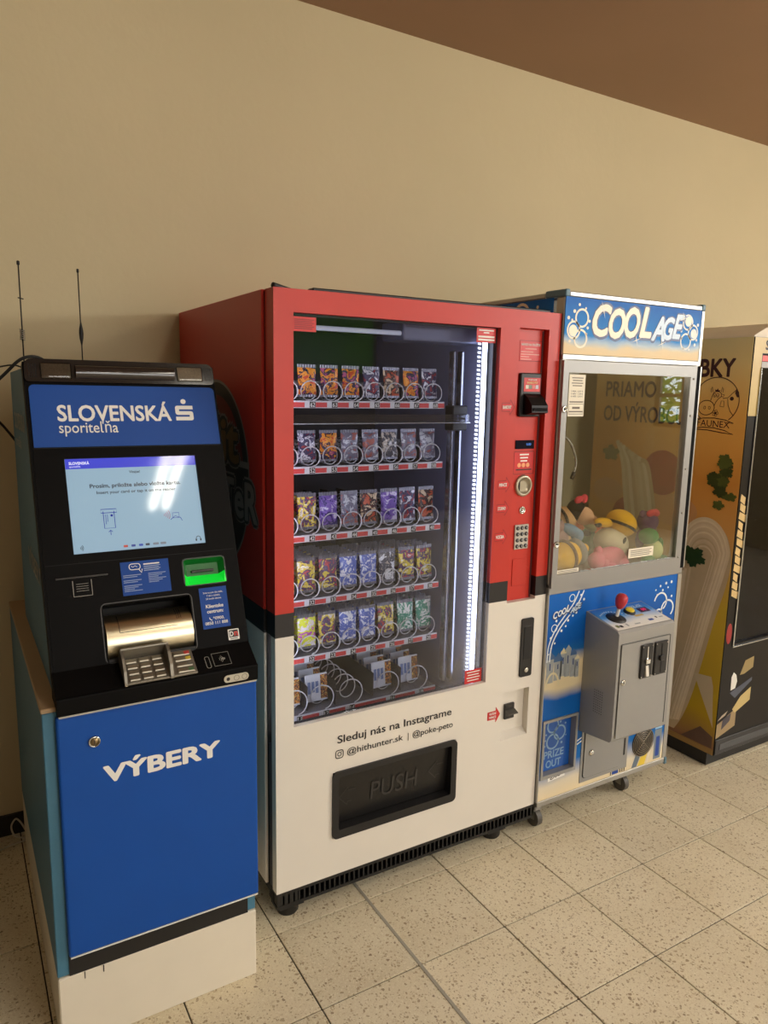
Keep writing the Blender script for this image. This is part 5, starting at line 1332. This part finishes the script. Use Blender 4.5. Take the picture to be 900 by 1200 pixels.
# claw, parked over the chute at the front left, and its rail
M_CLAW = mat('claw_metal', (150, 146, 140), 0.25, 0.9)
B().box(CX0 + 0.03, CX1 - 0.03, 0.15, 0.17, 1.660, 1.684, 0.002, 1).build('gantry_rail', M_GREY, CM)
cl = B().box(1.12, 1.21, 0.11, 0.21, 1.625, 1.659, 0.004, 1).build('claw_carriage', M_GREY, CM)
B().cyl((1.165, 0.16, 1.475), (1.165, 0.16, 1.625), 0.004, seg=8).build('claw_cord', BLACK_PLASTIC, CM)
B().lathe([(0.010, 0.0), (0.030, 0.004), (0.030, 0.050), (0.018, 0.062), (0.008, 0.066)], (1.165, 0.16, 1.415), seg=20).build('claw_body', M_CLAW, CM)
for a in (-10, 110, 230):
    ca, sa2 = math.cos(math.radians(a)), math.sin(math.radians(a))
    pts = [(1.165 + ca * r_, 0.16 + sa2 * r_, z_) for r_, z_ in ((0.02, 1.425), (0.055, 1.400), (0.082, 1.350), (0.088, 1.310), (0.076, 1.270))]
    f = B().tube(spline(pts, 5), 0.0045, 8).build('claw_finger', M_CLAW, CM)
    B().tube([(1.165 + ca * 0.083, 0.16 + sa2 * 0.083, 1.288), (1.165 + ca * 0.074, 0.16 + sa2 * 0.074, 1.262)], 0.0075, 8).build('finger_tip', BLACK_PLASTIC, f)

# ============================================================ soft toys in the claw machine
def plush(name, c, rough=0.9): return mat('plush_' + name, c, rough, var=0.12, scale=60, bump=0.6, bscale=260, spec=0.15)
P_YEL = plush('yellow', (226, 170, 38)); P_PINK = plush('pink', (214, 112, 130)); P_CREAM = plush('cream', (206, 190, 158)); P_GRN = plush('green', (70, 128, 70))
P_LGRN = plush('pale_green', (196, 200, 140)); P_PUR = plush('purple', (98, 64, 104)); P_RED = plush('red', (214, 60, 78)); P_BLK = plush('black', (24, 22, 24))
P_TAN = plush('tan', (206, 160, 110)); P_FACE = plush('peach', (226, 178, 138)); P_GREY = plush('grey', (128, 122, 118)); P_BLUE = plush('slate_blue', (96, 128, 156)); P_ROSE = plush('dusty_rose', (150, 112, 108)); P_ORG = plush('orange', (206, 104, 56)); P_BRN = plush('brown', (120, 84, 56))
def rz(deg, ax='Z'): return Matrix.Rotation(math.radians(deg), 3, ax)
def toy(name, loc, label, parts):
    t = thing(name, loc, label, 'soft toy')
    for nm, m, c, r, R in parts:
        if r == 'band':
            B().tube(c, R, 8, True).build(nm, m, t)
        else:
            B().ball(c, r, 20, 12, R).build(nm, m, t)
def ringpts(c, ra, rb, axis, n=28):
    c = Vector(c); d = Vector(axis).normalized(); u = d.orthogonal().normalized(); v = d.cross(u)
    return [c + (u * math.cos(2 * math.pi * i / n)) * ra + (v * math.sin(2 * math.pi * i / n)) * rb for i in range(n)]
toy('plush_toy', (1.18, 0.07, 0.93), 'yellow bolster-shaped soft toy with a dark band at the front left', [
    ('body', P_YEL, (1.140, 0.066, 0.992), (0.080, 0.052, 0.054), rz(-12, 'Y')), ('strap', P_BRN, ringpts((1.150, 0.066, 0.995), 0.0545, 0.0555, (1, 0, 0.15)), 'band', 0.006),
    ('cloth', P_GREY, (1.206, 0.070, 1.005), (0.028, 0.052, 0.050), rz(-12, 'Y')), ('foot', P_YEL, (1.240, 0.076, 1.012), (0.028, 0.022, 0.020), None), ('foot', P_YEL, (1.236, 0.096, 0.990), (0.026, 0.020, 0.020), None)])
toy('plush_toy', (1.35, 0.045, 0.93), 'pink four-legged soft toy lying along the front glass', [
    ('body', P_PINK, (1.352, 0.046, 0.974), (0.078, 0.034, 0.040), None), ('head', P_PINK, (1.276, 0.036, 0.970), (0.034, 0.030, 0.034), None), ('ear', P_PINK, (1.290, 0.040, 1.006), (0.014, 0.010, 0.018), None), ('ear', P_PINK, (1.302, 0.060, 1.000), (0.013, 0.010, 0.016), None),
    ('leg', P_PINK, (1.310, 0.030, 0.955), (0.022, 0.020, 0.026), None), ('leg', P_PINK, (1.335, 0.022, 0.945), (0.030, 0.016, 0.018), None), ('leg', P_PINK, (1.405, 0.026, 0.950), (0.030, 0.018, 0.022), None), ('leg', P_PINK, (1.425, 0.052, 0.955), (0.030, 0.018, 0.024), None)])
toy('plush_toy', (1.45, 0.09, 0.93), 'large yellow-hooded soft toy with a dark band and a cream body', [
    ('hood', P_YEL, (1.500, 0.130, 1.078), (0.066, 0.058, 0.052), rz(28, 'Y')), ('strap', P_BLK, ringpts((1.488, 0.128, 1.071), 0.0605, 0.060, (0.45, 0, 1)), 'band', 0.0055), ('sleeve', P_YEL, (1.402, 0.128, 1.088), (0.050, 0.020, 0.019), rz(8, 'Y')),
    ('body', P_CREAM, (1.452, 0.130, 1.006), (0.082, 0.056, 0.056), rz(18, 'Y')), ('hand', P_BLK, (1.372, 0.126, 1.086), (0.016, 0.014, 0.014), None), ('mark', P_BLK, (1.465, 0.076, 1.022), (0.008, 0.004, 0.014), rz(30, 'Y'))])
toy('plush_toy', (1.59, 0.04, 0.93), 'green-headed soft toy with a pale green belly near the right glass', [
    ('head', P_GRN, (1.562, 0.045, 1.036), (0.040, 0.036, 0.032), None), ('belly', P_LGRN, (1.585, 0.040, 0.982), (0.044, 0.036, 0.040), rz(20, 'Y')), ('foot', P_GRN, (1.545, 0.026, 0.948), (0.034, 0.022, 0.020), None), ('foot', P_GRN, (1.628, 0.026, 0.944), (0.026, 0.022, 0.016), None), ('arm', P_GRN, (1.620, 0.035, 1.000), (0.012, 0.012, 0.028), None)])
toy('plush_toy', (1.64, 0.08, 0.93), 'purple soft toy with a red bow on its head', [
    ('head', P_PUR, (1.630, 0.110, 1.078), (0.044, 0.040, 0.042), None), ('ear', P_PUR, (1.598, 0.110, 1.110), (0.016, 0.012, 0.016), None), ('ear', P_PUR, (1.660, 0.110, 1.108), (0.016, 0.012, 0.016), None), ('body', P_PUR, (1.640, 0.122, 1.000), (0.040, 0.040, 0.058), None), ('leg', P_PUR, (1.662, 0.088, 0.955), (0.018, 0.024, 0.026), None),
    ('bow', P_RED, (1.614, 0.085, 1.117), (0.022, 0.012, 0.014), rz(-15, 'Y')), ('bow', P_RED, (1.642, 0.085, 1.116), (0.020, 0.012, 0.015), rz(20, 'Y'))])
toy('plush_toy', (1.32, 0.18, 0.93), 'tan soft toy with a black cap and a pink bow at the back left', [
    ('body', P_TAN, (1.300, 0.250, 1.088), (0.066, 0.055, 0.050), rz(-15, 'Y')), ('cap', P_BLK, (1.342, 0.222, 1.126), (0.036, 0.034, 0.046), rz(25, 'Y')), ('face', P_FACE, (1.374, 0.205, 1.104), (0.042, 0.036, 0.036), rz(25, 'Y')), ('snout', P_FACE, (1.404, 0.190, 1.088), (0.022, 0.020, 0.018), None),
    ('bow', P_RED, (1.340, 0.205, 1.170), (0.020, 0.012, 0.014), rz(-25, 'Y')), ('bow', P_RED, (1.370, 0.205, 1.172), (0.016, 0.012, 0.018), rz(15, 'Y')), ('strap', P_BLK, ringpts((1.277, 0.246, 1.093), 0.054, 0.050, (1, 0, 0.3)), 'band', 0.006), ('legs', P_TAN, (1.325, 0.27, 1.0), (0.06, 0.045, 0.07), None)])
toy('plush_toy', (1.21, 0.14, 0.93), 'dusty rose soft toy with slate blue sleeves behind the yellow one', [
    ('body', P_ROSE, (1.195, 0.172, 1.030), (0.056, 0.046, 0.058), None), ('head', P_ROSE, (1.184, 0.166, 1.085), (0.038, 0.036, 0.034), None), ('cap', P_BLK, (1.177, 0.166, 1.112), (0.030, 0.030, 0.014), rz(10, 'Y')), ('sleeve', P_BLUE, (1.248, 0.146, 1.068), (0.052, 0.026, 0.022), rz(22, 'Y')), ('sleeve', P_BLUE, (1.278, 0.140, 1.046), (0.026, 0.022, 0.026), None), ('skirt', P_BLUE, (1.20, 0.175, 0.975), (0.06, 0.046, 0.046), None)])
toy('plush_toy', (1.375, 0.15, 0.93), 'small green soft toy wedged behind the cream one', [
    ('body', P_GRN, (1.440, 0.240, 0.990), (0.036, 0.034, 0.056), None), ('arm', P_LGRN, (1.432, 0.225, 1.052), (0.038, 0.016, 0.016), rz(25, 'Y')), ('cuff', P_BLK, (1.408, 0.216, 1.030), (0.016, 0.014, 0.012), None)])
toy('plush_toy', (1.53, 0.30, 0.93), 'rust orange soft toy at the bottom of the heap', [
    ('body', P_ORG, (1.55, 0.36, 0.990), (0.10, 0.060, 0.062), None), ('head', P_ORG, (1.62, 0.30, 0.985), (0.045, 0.045, 0.045), None)])
toy('plush_toy', (1.245, 0.03, 0.93), 'flat orange soft toy under the pink one', [
    ('body', P_ORG, (1.222, 0.018, 0.939), (0.034, 0.014, 0.010), None), ('trim', P_RED, (1.262, 0.010, 0.936), (0.016, 0.010, 0.008), None)])

# ============================================================ snack machine
SM = thing('snack_machine', (2.4, 0.35, 0.0), 'tall golden-sided food vending machine with a black glass front at the right edge', 'vending machine')
SX0, SX1, SY0, SY1 = 1.975, 2.85, -0.043, 0.752
M_GOLD = ramp_mat('golden_food_print', 'Z', 0.06, 1.807, [(0.0, (140, 100, 72)), (0.10, (182, 150, 30)), (0.36, (204, 170, 54)), (0.52, (216, 162, 92)), (0.68, (214, 146, 66)), (0.82, (228, 172, 88)), (0.94, (226, 200, 136)), (1.0, (216, 200, 146))], 0.05, 3.0, 0.4)
sb = B().box(SX0 + 0.002, SX1, SY0 + 0.045, SY1, 0.06, 1.805).build('body', mat('machine_body', (60, 52, 44), 0.5), SM)
spn = B().box(SX0, SX0 + 0.0018, SY0 + 0.004, SY1, 0.085, 1.806).build('side_print', M_GOLD, SM)
B().box(SX0 - 0.001, SX0 + 0.004, SY0 + 0.004, SY1, 0.060, 0.084).build('side_skirting', mat('gold_strip', (150, 116, 60), 0.5), SM)
B().box(SX0, SX1, SY0 + 0.03, SY1 - 0.02, 0.004, 0.0595).build('plinth', mat('plinth_dark', (24, 22, 20), 0.5), SM)
FSN = leftside(SX0)
M_DRED = mat('maroon_lettering', (64, 26, 22), 0.5)
text('lettering', 'OBKY', FSN, -0.262, 1.655, M_DRED, spn, h=0.068, w=0.235, bold=0.03)
text('lettering', 'PRIAMO', FSN, -0.690, 1.565, M_DRED, spn, h=0.068, w=0.290, bold=0.02)
text('lettering', 'OD VÝROBCU', FSN, -0.695, 1.452, M_DRED, spn, h=0.068, w=0.452, bold=0.02)
# cow emblem in a ring over a name ribbon
LN = 0.0035
M_INK = M_DRED
cx_, cz_ = -0.100, 1.556
stroke('emblem_ring', arc(cx_, cz_, 0.103, -52, 232, 40, 0.095), LN, FSN, M_INK, spn)
stroke('cow_muzzle', disc(-0.142, 1.527, 0.037, 0.030, 22), 0.003, FSN, M_INK, spn, closed=True)
for x in (-0.150, -0.128): stroke('cow_nostril', disc(x, 1.527, 0.005, 0.006, 10), 0.0018, FSN, M_INK, spn, closed=True)
stroke('cow_head', [(-0.125, 1.556), (-0.118, 1.578), (-0.112, 1.590), (-0.096, 1.596), (-0.080, 1.588), (-0.076, 1.574), (-0.088, 1.566), (-0.100, 1.552), (-0.107, 1.535)], 0.0026, FSN, M_INK, spn)
for x in (-0.108, -0.094):
    stroke('cow_eye', disc(x, 1.578, 0.006, 0.008, 10), 0.0018, FSN, M_INK, spn, closed=True); shape('cow_pupil', disc(x, 1.576, 0.0025, seg=8), FSN, M_INK, spn)
for x, t_ in ((-0.118, -1), (-0.080, 1)): stroke('cow_horn', [(x, 1.592), (x + 0.004 * t_, 1.612), (x + 0.009 * t_, 1.604), (x + 0.008 * t_, 1.590)], 0.0022, FSN, M_INK, spn)
shape('cow_tuft', [(-0.104, 1.592), (-0.110, 1.601), (-0.101, 1.600), (-0.096, 1.606), (-0.092, 1.598), (-0.084, 1.600), (-0.088, 1.592)], FSN, M_INK, spn)
stroke('cow_ear', [(-0.078, 1.584), (-0.064, 1.580), (-0.068, 1.572), (-0.080, 1.574)], 0.002, FSN, M_INK, spn)
stroke('cow_back', [(-0.070, 1.566), (-0.046, 1.570), (-0.030, 1.586), (-0.012, 1.602)], 0.0026, FSN, M_INK, spn)
stroke('cow_leg', [(-0.048, 1.566), (-0.044, 1.540), (-0.032, 1.515), (-0.016, 1.498)], 0.0026, FSN, M_INK, spn)
shape('cow_patch', [(-0.014, 1.604), (-0.002, 1.594), (0.002, 1.572), (-0.008, 1.572), (-0.018, 1.588)], FSN, M_INK, spn); shape('cow_patch', disc(-0.030, 1.566, 0.009, 0.008, 12), FSN, M_INK, spn)
stroke('cow_bell', [(-0.076, 1.556), (-0.080, 1.534), (-0.062, 1.532), (-0.064, 1.556)], 0.0022, FSN, M_INK, spn, closed=True)
for k in range(5): stroke('flower_petal', disc(-0.098 + 0.009 * math.cos(k * 1.257), 1.506 + 0.009 * math.sin(k * 1.257), 0.005, seg=8), 0.0018, FSN, M_INK, spn, closed=True)
shape('flower_heart', disc(-0.098, 1.506, 0.004, seg=8), FSN, M_INK, spn)
stroke('ribbon', [(-0.190, 1.478), (-0.150, 1.484), (-0.100, 1.486), (-0.050, 1.480), (-0.012, 1.468), (-0.045, 1.470)], LN, FSN, M_INK, spn)
stroke('ribbon', [(-0.200, 1.440), (-0.150, 1.446), (-0.100, 1.446), (-0.050, 1.438), (-0.010, 1.424), (-0.060, 1.428), (-0.130, 1.436), (-0.200, 1.436)], LN, FSN, M_INK, spn)
text('lettering', 'FAUNEX', FSN, -0.178, 1.452, M_INK, spn, h=0.026, w=0.150, bold=0.0, slope=-0.03)
# printed noodles: a loop and a falling hank of strands
ND = [mat('noodle_tone_%d' % k, c, 0.4, var=0.10, scale=30) for k, c in enumerate(((222, 202, 168), (212, 190, 154), (230, 212, 180), (200, 176, 138), (216, 194, 158)))]
rr_ = random.Random(3)
sil = [(p.x, p.y) for p in spline([(-0.26, 0.90), (-0.195, 0.965), (-0.141, 1.010), (-0.057, 1.034), (-0.001, 1.021), (0.029, 0.955), (0.036, 0.886), (0.023, 0.792), (-0.01, 0.654), (-0.042, 0.494), (-0.081, 0.305), (-0.12, 0.178), (-0.159, 0.100)], 5)]
sil += [(-0.34, 0.100), (-0.36, 0.40), (-0.33, 0.70)]
shape('noodle_hank', sil, FSN, mat('noodle_base_tone', (196, 172, 134), 0.4, var=0.12, scale=20), spn, 0.0004)  # base tan of the print, filling in under the strands
for k in range(15):
    f = k / 14.0
    rx_, rz_ = 0.046 + 0.070 * f, 0.045 + 0.105 * f
    cxn, czn = -0.092, 0.905 + 0.012 * f
    pts = [(cxn + rx_ * math.cos(math.radians(a)), czn + rz_ * math.sin(math.radians(a))) for a in range(200, -10, -15)]
    x, z = pts[-1]
    pts += [(x - 0.020, z - 0.10), (x - 0.052, z - 0.24), (x - 0.088, z - 0.42), (x - 0.125, z - 0.60), (x - 0.165, z - 0.78)]
    pts = [(min(0.032, p.x), p.y) for p in spline(pts, 3) if p.y > 0.095]
    stroke('noodle_strand', pts, 0.0115, FSN, ND[(k * 3 + (k // 4)) % 5], spn, 0.0007 + 0.00008 * k)
for k in range(15):
    pts = [(-0.150 - 0.011 * k, 0.86 - 0.012 * k), (-0.165 - 0.010 * k, 0.70 - 0.016 * k), (-0.195 - 0.008 * k, 0.50 - 0.014 * k), (-0.235 - 0.008 * k, 0.30 - 0.006 * k), (-0.275 - 0.006 * k, 0.10)]
    stroke('noodle_strand', [(p.x, p.y) for p in spline(pts, 6)], 0.0135, FSN, ND[(k * 2 + 1) % 5], spn, 0.0005 + 0.00006 * (k % 5))
# stacked skeins, tomato, cloth corner, leaves
for k in range(9):
    stroke('noodle_strand', [(p.x, p.y) for p in spline([(-0.60 + 0.018 * k, 1.36 - 0.01 * k), (-0.56 + 0.018 * k, 1.26), (-0.535 + 0.02 * k, 1.12), (-0.50 + 0.02 * k, 0.95)], 6)], 0.020, FSN, ND[k % 5], spn, 0.0005 + 0.00005 * k)
shape('tomato_print', disc(-0.335, 1.235, 0.105, 0.10, 30), FSN, mat('tomato_red', (160, 50, 34), 0.35, var=0.25, scale=8), spn, 0.0004)
shape('tomato_print', disc(-0.50, 1.02, 0.10, 0.085, 30), FSN, MATS['tomato_red'], spn, 0.0003)
shape('onion_print', disc(-0.27, 1.08, 0.13, 0.07, 30), FSN, mat('onion_tan', (206, 150, 96), 0.35, var=0.2, scale=8), spn, 0.0003)
shape('onion_print', disc(-0.64, 1.12, 0.09, 0.06, 30), FSN, MATS['onion_tan'], spn, 0.0003)
shape('cloth_corner', [(-0.085, 0.39), (0.0, 0.40), (0.012, 0.36), (0.02, 0.26), (0.028, 0.18)], FSN, mat('cloth_cream', (196, 176, 140), 0.4), spn)
shape('dark_corner', [(-0.12, 0.088), (0.03, 0.088), (0.032, 0.14), (-0.03, 0.165)], FSN, mat('table_brown', (96, 70, 58), 0.4, var=0.2, scale=30), spn)
LOFF = [0.0022]
def leaf(cx, cz, k, rot, m, name='parsley_leaf'):
    LOFF[0] += 0.0001
    pts = []
    n = 40
    for i in range(n):
        a = 2 * math.pi * i / n
        r = k * (0.62 + 0.30 * abs(math.sin(a * 2.5)) + 0.10 * math.sin(a * 15))
        pts.append((cx + r * math.cos(a + rot) * 1.15, cz + r * math.sin(a + rot) * 0.85))
    shape(name, pts, FSN, m, spn, LOFF[0])
M_LEAF = mat('leaf_dark', (42, 66, 26), 0.4, var=0.3, scale=60); M_HERB = mat('herb_soft_green', (84, 92, 36), 0.45, var=0.4, scale=16)
leaf(-0.140, 0.895, 0.060, 0.3, M_LEAF)
rh = random.Random(21)
M_HERB2 = mat('herb_deep_green', (58, 66, 24), 0.45, var=0.4, scale=16)
for k in range(18):
    leaf(-0.045 + rh.gauss(0, 0.030), 1.225 + rh.gauss(0, 0.055), rh.uniform(0.018, 0.034), rh.uniform(0, 6), M_HERB if k % 2 else M_HERB2, 'herb_print')
leaf(-0.63, 1.30, 0.05, 1.0, M_HERB, 'herb_print')

# front of the snack machine
FRM = mat('front_gold', (186, 160, 96), 0.4)
fd = B().plate(SX0 + 0.002, SX1, 0.06, 1.806, [(SX0 + 0.062, SX1 - 0.10, 0.548, 1.742)], SY0, SY0 + 0.044).build('door', mat('front_black', (18, 15, 14), 0.3, spec=0.2), SM)
FSF = front(SY0)
shape('front_print', [(SX0 + 0.003, 1.50), (SX0 + 0.058, 1.50), (SX0 + 0.058, 1.745), (SX1 - 0.003, 1.745), (SX1 - 0.003, 1.805), (SX0 + 0.003, 1.805)], FSF, FRM, fd)
text('lettering', 'S', FSF, SX0 + 0.074, 1.760, BLACKP, fd, h=0.034, bold=0.04)
for z0_, z1_, m_ in ((1.715, 1.738, REDP), (1.690, 1.713, mat('sticker_grey', (170, 168, 166), 0.5))): shape('door_sticker', rect(SX0 + 0.064, SX0 + 0.16, z0_, z1_), front(SY0 + 0.0125), m_, fd)
M_CH = mat('silver_trim', (196, 200, 200), 0.2, 0.9)
B().box(SX0 + 0.0545, SX0 + 0.0615, SY0 - 0.006, SY0 + 0.0, 0.540, 1.690, 0.002, 1).build('glass_trim', M_CH, SM)
B().box(SX0 + 0.0545, SX1 - 0.09, SY0 - 0.006, SY0 + 0.0, 0.535, 0.5395, 0.001, 1).build('glass_trim', M_CH, SM)
B().box(SX0 + 0.063, SX1 - 0.101, SY0 + 0.013, SY0 + 0.017, 0.549, 1.741).build('glass_pane', glass_mat('dark_glass', (120, 120, 130), 0.5), SM)
# printed noodles down the black door stile
rs = random.Random(5)
M_TW2 = mat('twist_print', (206, 176, 120), 0.4, var=0.2, scale=60)
for k in range(12):
    z = 1.16 - k * 0.036
    w0 = 0.012 + 0.006 * (k % 3)
    shape('twist_print', [(SX0 + 0.010 + 0.004 * (k % 2), z), (SX0 + 0.030 + w0, z - 0.018), (SX0 + 0.032 + w0, z + 0.012), (SX0 + 0.014, z + 0.028)], FSF, M_TW2, fd)
shape('pepper_print', disc(SX0 + 0.026, 0.60, 0.018, 0.045, 16), FSF, mat('pepper_red', (150, 30, 34), 0.4), fd)
# shelves, spirals and price tags behind the dark glass
M_SIN = mat('snack_liner', (26, 26, 34), 0.5)
for k, z in enumerate((1.52, 1.30, 1.08, 0.90, 0.72)):
    tr2 = B().box(SX0 + 0.064, SX1 - 0.102, SY0 + 0.020, SY0 + 0.0435, z - 0.004, z).build('shelf', M_SIN, SM)
    for q in range(3):
        x = SX0 + 0.082 + q * 0.075
        B().box(x - 0.008, x + 0.008, SY0 + 0.0185, SY0 + 0.0199, z - 0.014, z - 0.004).build('price_tag', M_RAIL, tr2)
        B().tube([(x + 0.012 + 0.020 * math.sin(2 * math.pi * i / 20), SY0 + 0.020 + 0.022 * i / 30, z + 0.024 - 0.020 * math.cos(2 * math.pi * i / 20)) for i in range(31)], 0.0016, 5).build('spiral', M_COIL, tr2)
B().lathe([(0.012, 0), (0.012, 0.002), (0.009, 0.003), (0.0, 0.001)], (SX0 + 0.070, SY0 + 0.0125, 0.585), (0, -1, 0), 16).build('door_lock', mat('lock_dark', (44, 44, 46), 0.3, 0.6), SM)
# printed picture below the glass and the kick panel
def pshape(nm, pts, c, off=0.0006):
    shape(nm, [(SX0 + a, z) for a, z in pts], FSF, mat('picture_%d_%d_%d' % c, c, 0.4, var=0.1), fd, off)
pshape('picture_patch', [(0.004, 0.20), (0.05, 0.215), (0.075, 0.23), (0.13, 0.25), (0.13, 0.17), (0.004, 0.135)], (150, 128, 92))
pshape('picture_patch', [(0.004, 0.215), (0.03, 0.235), (0.07, 0.25), (0.055, 0.232)], (176, 160, 140), 0.001)
pshape('picture_patch', [(0.035, 0.17), (0.09, 0.20), (0.095, 0.235), (0.04, 0.215)], (60, 56, 66), 0.0012)
pshape('picture_patch', [(0.075, 0.34), (0.105, 0.345), (0.115, 0.375), (0.105, 0.405), (0.085, 0.42), (0.073, 0.40)], (224, 222, 214), 0.001)
pshape('picture_patch', [(0.10, 0.25), (0.15, 0.30), (0.22, 0.33), (0.22, 0.27), (0.12, 0.23)], (190, 168, 110), 0.001)
pshape('picture_patch', [(0.13, 0.40), (0.16, 0.46), (0.22, 0.47), (0.22, 0.42), (0.16, 0.40)], (150, 130, 84), 0.001)
pshape('picture_patch', [(0.07, 0.33), (0.11, 0.30), (0.22, 0.36), (0.22, 0.375), (0.12, 0.345)], (70, 76, 92), 0.0012)
B().box(SX0 + 0.004, SX1, SY0 - 0.004, SY0 - 0.0002, 0.062, 0.130, 0.002, 1).build('kick_panel', mat('kick_black', (30, 30, 34), 0.3), SM)
B().box(SX0 + 0.03, SX1 - 0.1, SY0 - 0.006, SY0 - 0.004, 0.080, 0.108, 0.001, 1).build('kick_bar', mat('kick_grey', (64, 66, 70), 0.3), SM)
# pale moulded cap on the roof
B().prism([(SX0 + 0.02, 1.8065), (SX1, 1.8065), (SX1, 1.875), (SX0 + 0.17, 1.868), (SX0 + 0.09, 1.842), (SX0 + 0.03, 1.815)], SY0 + 0.02, SY1 - 0.2, 'Y').build('roof_cap', mat('cap_cream', (216, 202, 176), 0.5), SM)
